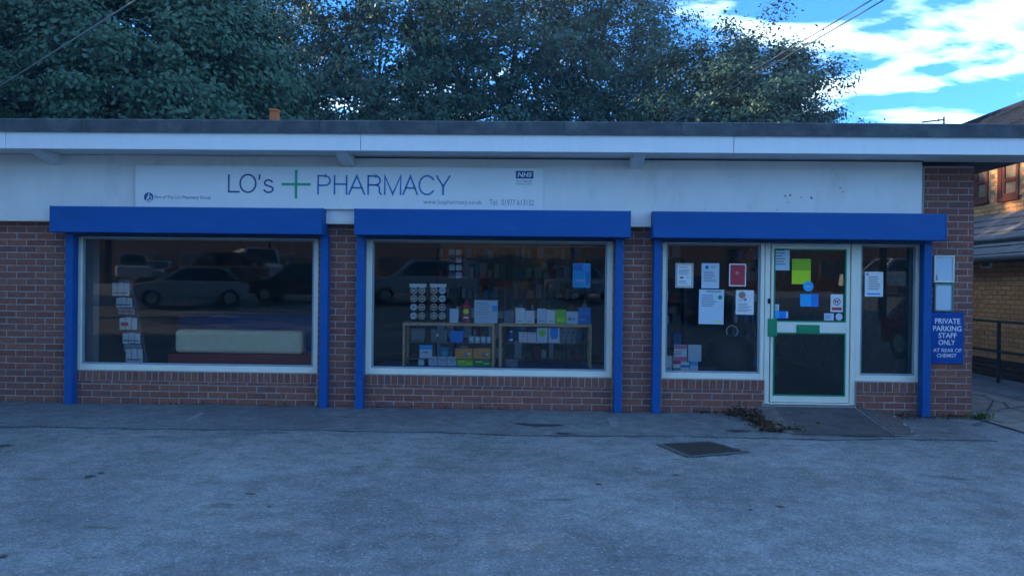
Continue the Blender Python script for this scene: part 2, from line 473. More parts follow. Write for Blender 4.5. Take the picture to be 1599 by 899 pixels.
# faded paint marks and tarry patches
def ground_poly(name, px, m, z, kind='structure'):
    b = MB(); b.poly([(p.x, p.y, z) for p in (ground_at(x, y, z) for x, y in px)][::-1])
    return tag(b.build(name, m), kind=kind)
ground_poly('road_marking', [(313, 643), (322, 644), (298, 656), (289, 655)], m_fadepaint, 0.017)
ground_poly('road_marking', [(947, 652), (961, 651), (968, 662), (958, 668), (952, 660)], m_fadepaint, 0.017)
def blot(cx, cy, rx, ry, z=0.004):
    b = MB(); c = ground_at(cx, cy, z); e = ground_at(cx + rx, cy, z); f = ground_at(cx, cy + ry, z)
    ax, ay = (e - c).length, (f - c).length
    P = []
    for k in range(22):
        a = 2 * math.pi * k / 22; r = rnd.uniform(0.55, 1.15)
        P.append((c.x + ax * r * math.cos(a), c.y + ay * r * math.sin(a), z))
    b.poly(P); return tag(b.build('tar_patch', m_tar), kind='structure')
for a in ((140, 743, 9, 2.6), (157, 738, 5, 1.5), (8, 695, 11, 2), (212, 664, 16, 1.2), (845, 663, 36, 2.2, 0.017), (880, 676, 18, 1.6, 0.017), (815, 661, 12, 1.4, 0.017),
          (1055, 741, 5, 1.4), (935, 755, 6, 1.3), (1218, 790, 7, 1.4), (1172, 795, 5, 1.0), (420, 790, 4, 1), (5, 868, 7, 3), (560, 668, 9, 0.8, 0.017), (390, 770, 10, 0.9), (1150, 672, 22, 2.0, 0.017), (1345, 680, 30, 2, 0.017)):
    blot(*a)
XR = at(1519, 560, 0).x
# path beside the shop
pm = MB()
pm.poly([(XR, -1.0, 0.016), (7.25, -1.15, 0.016), (7.25, 11, 0.016), (XR, 11, 0.016)])
pm.poly([(XR, -1.0, -0.01), (7.25, -1.15, -0.01), (7.25, -1.15, 0.016), (XR, -1.0, 0.016)])
pathm = tag(pm.build('path', m_path), kind='structure')
crk = MB()
def crack(px):
    P = [ground_at(x, y, 0.021) for x, y in px]
    for a, b in zip(P[:-1], P[1:]):
        d = (b - a).normalized(); n = Vector((-d.y, d.x, 0)) * rnd.uniform(0.006, 0.012)
        crk.poly([a - n, b - n, b + n, a + n])
crack([(1518, 614), (1535, 618), (1551, 625), (1567, 628), (1575, 636), (1599, 641)])
crack([(1522, 643), (1540, 640), (1556, 641), (1571, 637), (1599, 634)])
crack([(1551, 625), (1546, 634), (1541, 641), (1545, 652)])
crack([(1518, 663), (1545, 655), (1570, 660), (1599, 657)])
tag(crk.build('path_crack', m_tar), kind='structure')
ap = MB()   # darker asphalt ramp along the buff wall
a0, a1, a2, a3 = ground_at(1518, 593), ground_at(1640, 660), ground_at(1640, 620), ground_at(1518, 570)
ap.poly([(6.25, 1.0, 0.022), (7.24, 1.0, 0.022), (7.24, 10.5, 0.022), (6.35, 10.5, 0.022)])
tag(ap.build('path_patch', m_strip), kind='structure')

# ================================================================== PHARMACY
shop = empty('pharmacy_building', (-0.6, 0.0, 0.0), 'single storey red brick pharmacy with flat roof and blue shutters', 'pharmacy')
XL, XR = -8.6, at(1519, 560, 0).x
WZ = 0.386                                    # underside of the window frames
W1 = (at(120, 475, .06).x, at(498.5, 475, .06).x)
W2 = (at(572, 480, .06).x, at(956, 480, .06).x)
W3 = (at(1033, 480, .06).x, at(1193, 480, .06).x)
DR = (at(1193, 500, .06).x, at(1335, 500, .06).x)
W4 = (at(1335, 480, .06).x, at(1437, 480, .06).x)
WT = 2.02
T = 0.30                                      # wall thickness
DZ = 0.125                                    # door threshold
wb = MB()
def wall_piece(x0, x1, z0, z1): wb.box(x0, x1, 0.006, T, z0, z1)
wall_piece(XL, W1[0], -0.1, 2.8)
wall_piece(W1[0], W1[1], -0.1, WZ)
wall_piece(W1[1], W2[0], -0.1, 2.8)
wall_piece(W2[0], W2[1], -0.1, WZ)
wall_piece(W2[1], W3[0], -0.1, 2.8)
wall_piece(W3[0], W3[1], -0.1, WZ)
wall_piece(DR[0], DR[1], -0.1, DZ - 0.02)
wall_piece(W4[0], W4[1], -0.1, WZ)
wall_piece(W4[1], XR - 0.009, -0.1, 2.8)
for a in (W1, W2, (W3[0], W4[1])): wall_piece(a[0], a[1], WT, 2.8)
wb.box(XR - T, XR - 0.009, T, 8.0, -0.1, 2.8)
wb.box(XL, XL + T, T, 8.0, -0.1, 2.8)
wb.box(XL, XR - 0.009, 8.0, 8.3, -0.1, 2.8)
wall = wb.build('wall', m_mortar, shop)

# bricks -------------------------------------------------------------
def brick_mesh(k, L=0.215, H=0.065, D=0.05, side=False):
    """front face proud, arrises worn: 18 triangles"""
    r = random.Random(k); c = 0.004
    def j(): return r.uniform(-0.0013, 0.0013)
    v = []
    for (x, z) in ((-L / 2, -H / 2), (L / 2, -H / 2), (L / 2, H / 2), (-L / 2, H / 2)):
        v.append((x - math.copysign(c, x) + j(), 0.0 + j(), z - math.copysign(c, z) + j()))
    for (x, z) in ((-L / 2, -H / 2), (L / 2, -H / 2), (L / 2, H / 2), (-L / 2, H / 2)): v.append((x + j(), c, z + j()))
    for (x, z) in ((-L / 2, -H / 2), (L / 2, -H / 2), (L / 2, H / 2), (-L / 2, H / 2)): v.append((x, D, z))
    f = [(0, 1, 2, 3)]
    for b in (0, 4):
        for i in range(4):
            q = (i + 1) % 4
            f.append((b + 4 + i, b + 4 + q, b + q, b + i))
    me = bpy.data.meshes.new('brick'); me.from_pydata(v, [], f); me.materials.append(m_brick); me.update()
    return me, v, f
VAR = [brick_mesh(k) for k in range(8)]
placed = []         # (area, x, z, width, height, upright)
def lay(x0, x1, z0, z1, hidden=()):
    n0 = int(math.floor(z0 / 0.075)) - 1
    for row in range(n0, int(z1 / 0.075) + 2):
        za = row * 0.075 + 0.012; zb = za + 0.065
        za, zb = max(za, z0), min(zb, z1)
        if zb - za < 0.02: continue
        off = (row % 2) * 0.1125
        i0 = int(math.floor((x0 - off) / 0.225)) - 1
        for i in range(i0, int((x1 - off) / 0.225) + 2):
            a = i * 0.225 + off; b = a + 0.215
            a, b = max(a, x0 + 0.004), min(b, x1 - 0.004)
            if b - a < 0.03: continue
            placed.append([(b - a) * (zb - za), (a + b) / 2, (za + zb) / 2, b - a, zb - za, False])
def soldiers(x0, x1, z0, z1):
    n = int(round((x1 - x0) / 0.0765)); w = (x1 - x0) / n
    for i in range(n): placed.append([(w - 0.01) * (z1 - z0), x0 + (i + .5) * w, (z0 + z1) / 2, z1 - z0, w - 0.01, True])
SZ = WZ - 0.116
lay(XL + .01, W1[0], 0.0, 2.16)
for w in (W1, W2, W3, W4):
    lay(w[0], w[1], 0.0, SZ)
    soldiers(w[0], w[1], SZ + 0.005, WZ - 0.006)
lay(W1[1], W2[0], 0.0, 2.16)
lay(W2[1], W3[0], 0.0, 2.16)
lay(W4[1], XR, 0.0, 2.79)
XE = at(-4, 480, 0).x                          # left edge of the photograph
def seen(b):
    return b[0] if (b[1] > XE - 0.02 and not (-5.4 < b[1] < -5.2)) else b[0] * 0.1
order = sorted(range(len(placed)), key=lambda i: -seen(placed[i]))
rb = random.Random(3)
courses = MB()
for rank, i in enumerate(order):
    _, x, z, w, h, up = placed[i]
    me, v, f = VAR[rb.randrange(8)]
    y = rb.uniform(-0.0015, 0.003); tilt = rb.uniform(-0.006, 0.006)
    if rank < 300:
        o = link_mesh('brick', me, wall, (x, y, z))
        o.scale = (w / 0.215, 1, h / 0.065)
        o.rotation_euler = (0, (math.pi / 2 if up else 0) + tilt, 0)
    else:
        b = len(courses.v); ca, sa = math.cos(tilt), math.sin(tilt)
        for (vx, vy, vz) in v:
            p, q = vx * w / 0.215, vz * h / 0.065
            if up: p, q = q, p
            p, q = p * ca + q * sa, q * ca - p * sa
            courses.v.append((x + p, y + vy, z + q))
        for q in f:
            courses.f.append(tuple(b + k for k in (reversed(q) if up else q))); courses.mi.append(0)
# bricks of the side wall, seen only from a step to the right
for row in range(0, 37):
    za = row * 0.075 + 0.012
    for k in range(0, 14):
        ya = 0.105 + k * 0.225 - (row % 2) * 0.1125
        if ya < 0.1: ya2, yb2 = 0.106, ya + 0.215
        else: ya2, yb2 = ya, ya + 0.215
        courses.box(XR - 0.04, XR + rb.uniform(-0.002, 0.002), ya2, yb2, za, za + 0.065)
tag(courses.build('brick_courses', m_brick_i, wall), kind='stuff')

# white boarded panel under the eaves
PY = -0.12
PX1 = at(1440, 290, PY).x
zb_ = 2.105
pb = MB(); pb.box(XL, PX1, PY, 0.005, zb_, 2.842)
panel = pb.build('white_panel', m_board, shop, 0.006)
tb = MB(); tb.box(XL, PX1 - 0.01, PY - 0.012, 0.004, zb_ - 0.022, zb_ - 0.001); tb.build('panel_trim', m_frame, shop, 0.003)
_xa, _xb = at(548, 250, PY).x, PX1
MB().box(_xa, _xb, PY - .006, PY - .0005, 2.822, 2.834).build('shadow_strip', m_darktrim, panel)  # dark strip laid on to draw the shadow gap below the soffit
# nail holes and scars in the panel
nh = MB()
for (px, py, s) in ((1226, 306, .010), (1234, 305, .012), (1267, 309, .014), (1312, 294, .008), (1316, 300, .008), (1251, 308, .007), (1231, 316, .006), (1213, 328, .006), (1100, 326, .005)):
    p = at(px, py, PY)
    nh.tube((p.x, PY - 0.0015, p.z), (p.x, PY + 0.002, p.z), s, n=9)
nh.build('nail_hole', m_ink, panel)

# roof ---------------------------------------------------------------
FY = -0.62
FZ0, FZ1, FZ2 = 2.820, 2.997, 3.138
RX0, RX1 = -8.9, 5.50
rbm = MB(); rbm.box(RX0 + .02, RX1 - .02, FY + 0.03, 8.6, 2.865, 3.09)
roof = rbm.build('roof', m_felt, shop)
sb = MB(); sb.box(RX0 + .03, RX1 - .03, FY + 0.028, 0.0, 2.845, 2.862); sb.build('soffit', m_soffit, roof)
def splits(pxs, y, Y): return [RX0] + [at(p, y, Y).x for p in pxs] + [RX1]
q = splits([8, 563, 1146], 222, FY)
for k, (a, b) in enumerate(zip(q[:-1], q[1:])):
    f = MB(); f.box(a + 0.003, b - 0.003, FY + 0.0015 * (k % 2), FY + 0.026, FZ0, FZ1 + 0.01); f.build('fascia_board', m_fascia, roof, 0.003)
q = splits([130, 316, 500, 685, 880, 1063, 1330], 197, FY)
for k, (a, b) in enumerate(zip(q[:-1], q[1:])):
    f = MB(); f.prism([(a + 0.002, FY - 0.028 - .002 * (k % 2), FZ1), (a + 0.002, FY - 0.028 - .002 * (k % 2), FZ2 - 0.012), (a + .002, FY - 0.006, FZ2), (a + .002, FY + 0.20, FZ2 - 0.035), (a + .002, FY + 0.20, 3.08), (a + .002, FY - 0.002, 3.0)][::-1], (b - a - 0.004, 0, 0))
    f.build('felt_edge', m_felt, roof)
for px in (88, 545, 992):
    x = at(px, 255, PY).x
    f = MB(); f.prism([(x - 0.065, PY, 2.72), (x - 0.065, PY, 2.843), (x - 0.065, FY + 0.027, 2.843), (x - 0.065, FY + 0.027, 2.825)], (0.13, 0, 0))
    f.build('eaves_bracket', m_soffit, roof, 0.006)

# windows --------------------------------------------------------------
def window(x0, x1, z0, z1, fw=0.062, bw=0.065, y0=0.045, y1=0.105):
    b = MB()
    b.box(x0, x0 + fw, y0, y1, z0, z1); b.box(x1 - fw, x1, y0, y1, z0, z1)
    b.box(x0 + fw, x1 - fw, y0 + .001, y1, z0, z0 + bw); b.box(x0 + fw, x1 - fw, y0 + .001, y1, z1 - 0.07, z1)
    w = b.build('window', m_frame, shop, 0.004)
    d = MB(); t = 0.022; a, c, e, g = x0 + fw, x1 - fw, z0 + bw, z1 - 0.07
    d.box(a, a + t, y0 + .02, y1 - .004, e, g); d.box(c - t, c, y0 + .02, y1 - .004, e, g)
    d.box(a + t, c - t, y0 + .021, y1 - .004, e, e + t); d.box(a + t, c - t, y0 + .021, y1 - .004, g - t, g)
    d.build('glazing_bead', m_bead, w)
    p = MB(); p.poly([(a + .004, y0 + .04, e + .004), (c - .004, y0 + .04, e + .004), (c - .004, y0 + .04, g - .004), (a + .004, y0 + .04, g - .004)])
    p.build('pane', m_glass, w)
    return w
WT_ = 1.985
window(W1[0], W1[1], WZ, WT_)
window(W2[0], W2[1], WZ, WT_)
window(W3[0], W3[1] + 0.0, WZ, WT_, 0.045)
window(W4[0] + 0.003, W4[1], WZ, WT_, 0.055)

# door -----------------------------------------------------------------
dx0, dx1 = DR[0] + 0.002, DR[1]
b = MB()
b.box(dx0, dx0 + 0.055, 0.035, 0.115, DZ - .01, 2.0); b.box(dx1 - 0.055, dx1, 0.035, 0.115, DZ - .01, 2.0)
b.box(dx0 + .055, dx1 - .055, 0.036, 0.115, 1.95, 2.0)
b.box(dx0 + .055, dx1 - .055, 0.03, 0.115, DZ - .012, DZ + .006)
door = b.build('door', m_frame, shop, 0.004)
lx0, lx1 = at(1203, 570, .05).x, at(1326, 570, .05).x
gx0, gx1 = at(1207, 570, .05).x, at(1320, 570, .05).x
mz0, mz1 = at(1262, 519.5, .05).z, at(1262, 502.5, .05).z
gz0 = at(1262, 618, .05).z
LZ0, LZ1 = DZ + 0.012, 1.945
b = MB()
b.box(lx0, gx0, 0.05, 0.10, LZ0, LZ1); b.box(gx1, lx1, 0.05, 0.10, LZ0, LZ1)
b.box(gx0, gx1, 0.051, 0.10, LZ0, gz0); b.box(gx0, gx1, 0.051, 0.10, mz0, mz1); b.box(gx0, gx1, 0.051, 0.10, LZ1 - .08, LZ1)
b.build('door_leaf', m_frame, door, 0.004)
b = MB(); t = 0.014
for (z0, z1) in ((gz0, mz0), (mz1, LZ1 - .08)):
    b.box(gx0, gx0 + t, 0.047, 0.09, z0, z1); b.box(gx1 - t, gx1, 0.047, 0.09, z0, z1)
    b.box(gx0 + t, gx1 - t, 0.0475, 0.09, z0, z0 + t); b.box(gx0 + t, gx1 - t, 0.0475, 0.09, z1 - t, z1)
b.build('green_bead', m_green, door)
b = MB()
for (z0, z1) in ((gz0, mz0), (mz1, LZ1 - .08)):
    b.poly([(gx0 + t, .075, z0 + t), (gx1 - t, .075, z0 + t), (gx1 - t, .075, z1 - t), (gx0 + t, .075, z1 - t)])
b.build('pane', m_glass, door)
X0, X1, Z0, Z1 = rect(1199, 497.5, 1213, 525, .03)
MB().box(X0, X1, 0.02, 0.052, Z0, Z1).build('push_plate', m_green, door, 0.003)
X0, X1, Z0, Z1 = rect(1244, 507, 1280, 520, .04)
lb = MB().box(X0, X1, 0.036, 0.052, Z0, Z1).build('letter_box', m_green, door, 0.004)
MB().box(X0 + .015, X1 - .015, 0.031, 0.037, (Z0 + Z1) / 2 - .016, (Z0 + Z1) / 2 + .018).build('flap', m_green, lb, 0.003)
X0, X1, Z0, Z1 = rect(1199, 466, 1203, 474, .03)
MB().box(X0, X1, 0.025, 0.036, Z0, Z1).build('keyhole', m_black, door)

# room behind the glass ------------------------------------------------
ib = MB()
ib.box(XL + T, XR - T, 6.0, 6.1, 0.0, 2.6); ib.box(XL + T, XR - T, T, 6.0, 2.55, 2.6)
ib.box(-5.75, -5.65, T, 6.0, 0.0, 2.55); ib.box(4.62, 4.70, T, 6.0, 0, 2.55)
ib.build('interior_wall', m_room, shop)
MB().box(XL + T, XR - T, T, 6.0, -0.05, 0.10).build('interior_floor', m_roomfloor, shop)
rv = MB()
for w in (W1, W2, (W3[0], W4[1])):
    rv.box(w[0] - .002, w[0] + 0.012, 0.11, T + .01, WZ, WT); rv.box(w[1] - .012, w[1] + .002, 0.11, T + .01, WZ, WT)
rv.box(W1[0] - .06, W1[0] + .010, T + .011, .50, .10, 2.5)
rv.build('window_reveal', m_reveal, shop)
sl = MB()
for w in (W1, W2, W3, W4): sl.box(w[0] + .012, w[1] - .012, 0.107, T + 0.02, WZ - .03, WZ + .03)
sl.build('inner_sill', m_reveal, shop)

# ================================================================== SHUTTERS
def shutter(xa, xb, posts, label, z0=1.953, z1=2.240):
    y0 = -0.30
    root = empty('roller_shutter', ((xa + xb) / 2, -0.1, 0), label, 'roller shutter', 'blue roller shutters over the shopfront')
    b = MB(); b.box(xa + .004, xb - .004, y0, PY - .014, z0, z1); b.box(xa + .004, xb - .004, PY - .014, -0.004, z0 + .001, zb_ - .026)
    b.build('shutter_box', m_blue, root, 0.006, seg=2)
    for x in (xa, xb):
        s = 1 if x == xb else -1
        MB().box(min(x, x - s * .006), max(x, x - s * .006), y0 - .003, PY - .015, z0 - .004, z1 + .004).build('end_plate', m_blue, root)
    # rolled slats showing in the slot under the box
    sl = MB()
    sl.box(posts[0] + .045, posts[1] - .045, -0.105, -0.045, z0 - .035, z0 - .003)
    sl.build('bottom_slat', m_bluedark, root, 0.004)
    for k, x in enumerate(posts):
        g = MB()
        g.box(x - .043, x + .043, -0.125, -0.118, 0.0, z0 - .002)
        g.box(x - .043, x - .036, -0.118, -0.012, 0.0, z0 - .002); g.box(x + .036, x + .043, -0.118, -0.012, 0.0, z0 - .002)
        g.box(x - .036, x + .036, -0.03, -0.012, 0.0, z0 - .002)
        g.build('guide_rail', m_blue, root, 0.003)
    return root
def bx(px, py): return at(px, py, -0.3).x
shutter(bx(77.5, 342), bx(503, 345), (at(107, 500, -.12).x, at(505, 505, -.12).x), 'blue roller shutter over the leftmost window with the cream sofa')
shutter(bx(553, 347), bx(985, 351), (at(561.5, 505, -.12).x, at(966, 510, -.12).x), 'blue roller shutter over the middle window with the shelves of goods')
shutter(bx(1020, 352), bx(1478, 356), (at(1026, 510, -.12).x, at(1448, 515, -.12).x), 'blue roller shutter over the door and its side windows')

# ================================================================== SIGNS
SY = -0.175
sx0, sx1, sz0, sz1 = at(211, 290, SY).x, at(848, 295, SY).x, 2.244, at(520, 260.5, SY).z
sign = empty('shop_sign', ((sx0 + sx1) / 2, PY, sz0), 'long white fascia sign reading LO\'s PHARMACY with a green cross', 'shop sign')
half = (sx0 + at(528, 290, SY).x) / 1.0
sj = at(528, 290, SY).x
MB().box(sx0, sj - .0008, SY, PY - .002, sz0, sz1).build('sign_board', m_sign, sign, 0.003)
MB().box(sj + .0008, sx1, SY, PY - .002, sz0, sz1).build('sign_board', m_sign, sign, 0.003)
TY = SY - 0.0015
def srect(x0, y0, x1, y1): return rect(x0, y0, x1, y1, TY)
def arc(cx, cz, rx, rz, a0, a1, n=20):
    return [(cx + rx * math.cos(R(a0 + (a1 - a0) * k / n)), cz + rz * math.sin(R(a0 + (a1 - a0) * k / n))) for k in range(n + 1)]
GL = {   # thin monoline capitals: strokes in a unit square
 'P': [[(0, 0), (0, 1)], [(0, 1), (.55, 1)] + arc(.55, .735, .45, .265, 90, -90, 12) + [(0, .47)]],
 'H': [[(0, 0), (0, 1)], [(1, 0), (1, 1)], [(0, .54), (1, .54)]],
 'A': [[(0, 0), (.5, 1), (1, 0)], [(.17, .34), (.83, .34)]],
 'R': [[(0, 0), (0, 1)], [(0, 1), (.55, 1)] + arc(.55, .75, .38, .25, 90, -90, 12) + [(0, .5)], [(.55, .5)] + arc(.62, .32, .25, .18, 90, 0, 8) + [(.89, .1), (1, 0)]],
 'M': [[(0, 0), (0, 1), (.5, .0), (1, 1), (1, 0)]],
 'C': [arc(.5, .5, .5, .5, 38, 322, 30)],
 'Y': [[(0, 1), (.5, .44), (1, 1)], [(.5, .44), (.5, 0)]],
 'L': [[(0, 1), (0, 0), (1, 0)]],
 'O': [arc(.5, .5, .5, .5, 0, 360, 36)],
 's': [arc(.5, .74, .43, .26, 25, 180, 10) + [(.2, .585), (.5, .52), (.82, .44)] + arc(.5, .27, .5, .27, 18, -160, 12)],
 "'": [[(1, 1), (.9, .5), (0, 0)]]}
def glyph(b, ch, x0, x1, z0, z1, Y, w):
    for st in GL[ch]:
        P = [Vector((x0 + w / 2 + u * (x1 - x0 - w), 0, z0 + w / 2 + v * (z1 - z0 - w))) for u, v in st]
        closed = (P[0] - P[-1]).length < 1e-5
        N = []
        for i in range(len(P)):
            a = P[i - 1] if i else (P[-2] if closed else None); c = P[i + 1] if i < len(P) - 1 else (P[1] if closed else None)
            d1 = (P[i] - a).normalized() if a is not None else (c - P[i]).normalized(); d2 = (c - P[i]).normalized() if c is not None else d1
            n1, n2 = Vector((-d1.z, 0, d1.x)), Vector((-d2.z, 0, d2.x)); m = (n1 + n2).normalized()
            N.append(m * (w / 2) / max(.32, m.dot(n1)))
            e = d1 * 0
        y = Vector((0, Y, 0))
        for i in range(len(P) - 1):
            a, c = P[i], P[i + 1]; na, nc = N[i], N[i + 1]
            if i == 0 and not closed: a = a - (c - a).normalized() * w / 2
            if i == len(P) - 2 and not closed: c = c + (c - a).normalized() * w / 2
            b.poly([a + na + y, a - na + y, c - nc + y, c + nc + y])
def word(items, m, name='lettering'):
    for ch, x0, y0, x1, y1 in items:
        b = MB(); glyph(b, ch, *srect(x0, y0, x1, y1), TY, 0.0195); b.build('letter', m, sign)
word([('L', 355.9, 272.2, 374.5, 300.9), ('O', 373.6, 271.4, 400.7, 301.6), ("'", 403.6, 272.2, 406.8, 280.4), ('s', 410.8, 279.8, 427.6, 301.8)], m_navy)
word([('P', 495.4, 273.4, 516.8, 304), ('H', 521, 273.4, 542.6, 304.1), ('A', 543.6, 273.5, 570.6, 304.3), ('R', 573.6, 273.6, 596.4, 304.4), ('M', 599.6, 273.7, 627, 304.5), ('A', 628.4, 273.8, 653, 304.6), ('C', 653.4, 273.4, 680.4, 305.2), ('Y', 680.6, 274, 703.4, 304.8)], m_teal)
X0, X1, Z0, Z1 = srect(440, 265.5, 485, 310)
xc, zc, s = (X0 + X1) / 2, (Z0 + Z1) / 2, 0.013
MB().box(xc - s, xc + s, TY - .006, SY + .001, Z0, Z1).box(X0, xc - s, TY - .006, SY + .001, zc - s, zc + s).box(xc + s, X1, TY - .006, SY + .001, zc - s, zc + s).build('green_cross', m_cross, sign)
X0, X1, Z0, Z1 = srect(805.5, 267, 833, 279)
pl = MB().box(X0, X1, TY, SY + .001, Z0, Z1).build('logo_panel', m_navy, sign)
lettering('NHS', X0 + .018, X1 - .016, Z0 + .017, Z1 - .016, TY - .0015, m_sign, sign, 0.028, shear=0.2)
lettering('Your Nearest', *srect(806, 281, 831, 284.6), TY, m_grey_txt, sign, 0.0)
lettering('Pharmacy Here', *srect(806, 285.8, 831, 289.4), TY, m_grey_txt, sign, 0.0)
X0, X1, Z0, Z1 = srect(661, 312, 752.5, 321); lettering('www.lospharmacy.co.uk', X0, X1, Z0, Z1, TY, m_grey_txt, sign, -0.008)
lettering('Tel:  01977 613132', *srect(764.5, 312, 833.5, 320.5), TY, m_grey_txt, sign, -0.008)
lettering('Part of The Lo\u2019s Pharmacy Group', *srect(241.5, 305.5, 329, 312), TY, m_navy, sign, 0.006)
c = at(232, 308, TY); r_ = 0.054
ring = MB(); ring.tube((c.x, TY, c.z), (c.x, SY + .001, c.z), r_, n=28); ring.build('logo_disc', m_navy, sign)
lm = MB()
lm.prism([(c.x - .030, TY - .001, c.z - .032), (c.x - .019, TY - .001, c.z - .032), (c.x + .014, TY - .001, c.z + .046), (c.x + .003, TY - .001, c.z + .046)][::-1], (0, .002, 0))
for k in range(16):
    a0, a1 = 2 * math.pi * k / 16, 2 * math.pi * (k + 1) / 16
    o_ = Vector((c.x + .016, TY - .0012, c.z - .008))
    def rp(a, r): return (o_.x + r * math.cos(a), o_.y, o_.z + r * math.sin(a))
    lm.poly([rp(a0, .015), rp(a0, .024), rp(a1, .024), rp(a1, .015)])
lm.box(c.x - .06, c.x + .06, TY - .0012, TY - .0006, c.z - .046, c.z - .037)
lm.build('logo_mark', m_sign, sign)

# parking sign on the end pier
X0, X1, Z0, Z1 = rect(1453, 487.5, 1505, 567.5, -0.02)
ps = empty('parking_sign', ((X0 + X1) / 2, 0, Z0), 'navy sign reading private parking staff only at rear of chemist', 'sign')
MB().box(X0, X1, -0.022, -0.004, Z0, Z1).build('sign_plate', m_signblue, ps, 0.004)
py_ = -0.0236
for body, x0, y0, x1, y1, th in (('PRIVATE', 1460, 497, 1499.5, 505.5, .018), ('PARKING', 1457, 508.5, 1501.5, 517, .018), ('STAFF', 1465.5, 519.5, 1494, 527.5, .018),
                             ('ONLY', 1465.5, 530.5, 1491.5, 538.5, .018), ('AT REAR OF', 1457, 543.8, 1501.5, 549.4, .012), ('CHEMIST', 1463, 552, 1493.5, 557.8, .012)):
    lettering(body, *rect(x0, y0, x1, y1, py_), py_, m_white, ps, th)
sc_ = MB()
for y in (490, 565):
    p = at(1479, y, py_); sc_.tube((p.x, py_ - .002, p.z), (p.x, -.02, p.z), .006, n=8)
sc_.build('screw', m_steel, ps)

def board_notice(x0, y0, x1, y1, label, fm, name='notice_frame'):
    X0, X1, Z0, Z1 = rect(x0, y0, x1, y1, -0.02)
    e = empty(name, ((X0 + X1) / 2, 0, Z0), label, 'notice')
    t = 0.014
    f = MB(); f.box(X0, X0 + t, -.03, -.004, Z0, Z1); f.box(X1 - t, X1, -.03, -.004, Z0, Z1); f.box(X0 + t, X1 - t, -.029, -.004, Z0, Z0 + t); f.box(X0 + t, X1 - t, -.029, -.004, Z1 - t, Z1)
    f.build('frame', fm, e, 0.002)
    MB().box(X0 + t, X1 - t, -.014, -.006, Z0 + t, Z1 - t).build('paper', m_paper2, e)
    return e, X0 + t, X1 - t, Z0 + t, Z1 - t
e, X0, X1, Z0, Z1 = board_notice(1458.5, 399, 1490, 441, 'white framed notice higher up on the end brick pier', m_frame)
MB().poly([(X0 + .01, -.0146, Z0 + .01), (X0 + .035, -.0146, Z0 + .01), (X0 + .022, -.0146, Z0 + .07), (X0 + .012, -.0146, Z0 + .08)]).build('torn_corner', m_tan, e)
m_greenish = mat('dull green frame', (0.10, 0.24, 0.18), 0.5, 0.1)
e, X0, X1, Z0, Z1 = board_notice(1459, 442.5, 1488.5, 486, 'plain notice in a dull green frame just above the parking sign', m_greenish)

# ------------------------------------------------------------------ posters on the glass
GY = 0.079      # just outside the room side of the panes
def poster(x0, y0, x1, y1, paper, label, cat='poster', marks=(), name='poster', tilt=0.0, Y=GY, group=None, border=None):
    X0, X1, Z0, Z1 = rect(x0, y0, x1, y1, Y)
    e = empty(name, ((X0 + X1) / 2, Y + .003, Z0), label, cat, group)
    w, h = X1 - X0, Z1 - Z0
    MB().box(X0, X1, Y, Y + .0025, Z0, Z1).build('sheet', paper, e)
    if border:
        m, t = border
        f = MB(); y = Y - .0006
        i = t * .8
        for q in ((X0 + i, X0 + i + t, Z0 + i, Z1 - i), (X1 - i - t, X1 - i, Z0 + i, Z1 - i), (X0 + i + t, X1 - i - t, Z0 + i, Z0 + i + t), (X0 + i + t, X1 - i - t, Z1 - i - t, Z1 - i)):
            f.box(q[0], q[1], y, Y - .0001, q[2], q[3])
        f.build('border', m, e)
    by = {}
    for mk in marks:
        kind, m = mk[0], mk[1]
        g = by.setdefault(m.name, (MB(), m))[0]
        if kind == 'b':       # block u0 v0 u1 v1, v from the top
            u0, v0, u1, v1 = mk[2:]
            g.box(X0 + u0 * w, X0 + u1 * w, Y - .0008 - .0002 * len(by), Y - .0001, Z1 - v1 * h, Z1 - v0 * h)
        elif kind == 'd':     # disc u v r(in widths)
            u, v, r = mk[2:]
            g.tube((X0 + u * w, Y - .0014 - .0002 * len(by), Z1 - v * h), (X0 + u * w, Y - .0001, Z1 - v * h), r * w, n=18)
        elif kind == 'l':     # lines of print from v0 to v1
            u0, u1, v0, v1, n = mk[2:]
            for k in range(n):
                v = v0 + (v1 - v0) * (k + .5) / n
                ue = u0 + (u1 - u0) * rnd.uniform(.65, 1)
                hh = (v1 - v0) / n * .17
                g.box(X0 + u0 * w, X0 + ue * w, Y - .0008, Y - .0001, Z1 - (v + hh) * h, Z1 - (v - hh) * h)
    for g, m in by.values(): g.build('print', m, e)
    if tilt: e.rotation_euler = (0, tilt, 0)
    return e
poster(1055, 411, 1082.5, 449, m_paper, 'white notice with a thin brown border and small dark picture', 'notice', (('l', m_ink, .18, .75, .12, .2, 2), ('l', m_ink, .18, .82, .25, .48, 5), ('b', m_ink, .25, .55, .45, .63), ('b', m_paper2, .58, .55, .78, .63), ('l', m_ink, .18, .8, .7, .86, 3)), border=(m_tan, .010))
poster(1095.5, 411, 1123, 450, m_paper2, 'pale letter with a round blue emblem on the glass', 'letter', (('d', m_inkblue, .3, .16, .11), ('l', m_ink, .5, .9, .1, .2, 2), ('l', m_ink, .12, .88, .3, .75, 7)))
poster(1138.5, 411.5, 1165, 447, m_paper, 'deep red poster with a white border', 'poster', (('b', m_red, .07, .055, .93, .945), ('d', m_tan, .47, .42, .11), ('l', m_lime, .2, .8, .62, .74, 2), ('l', m_paper, .4, .66, .1, .2, 2)))
poster(1091, 452, 1130, 506, m_paper2, 'largest white sheet with a green badge beneath the pale letter', 'notice', (('b', m_ink, .3, .04, .88, .07), ('d', m_green, .84, .22, .085), ('l', m_grey_txt, .1, .7, .14, .5, 6), ('b', m_lime, .6, .9, .92, .93)), tilt=R(.5))
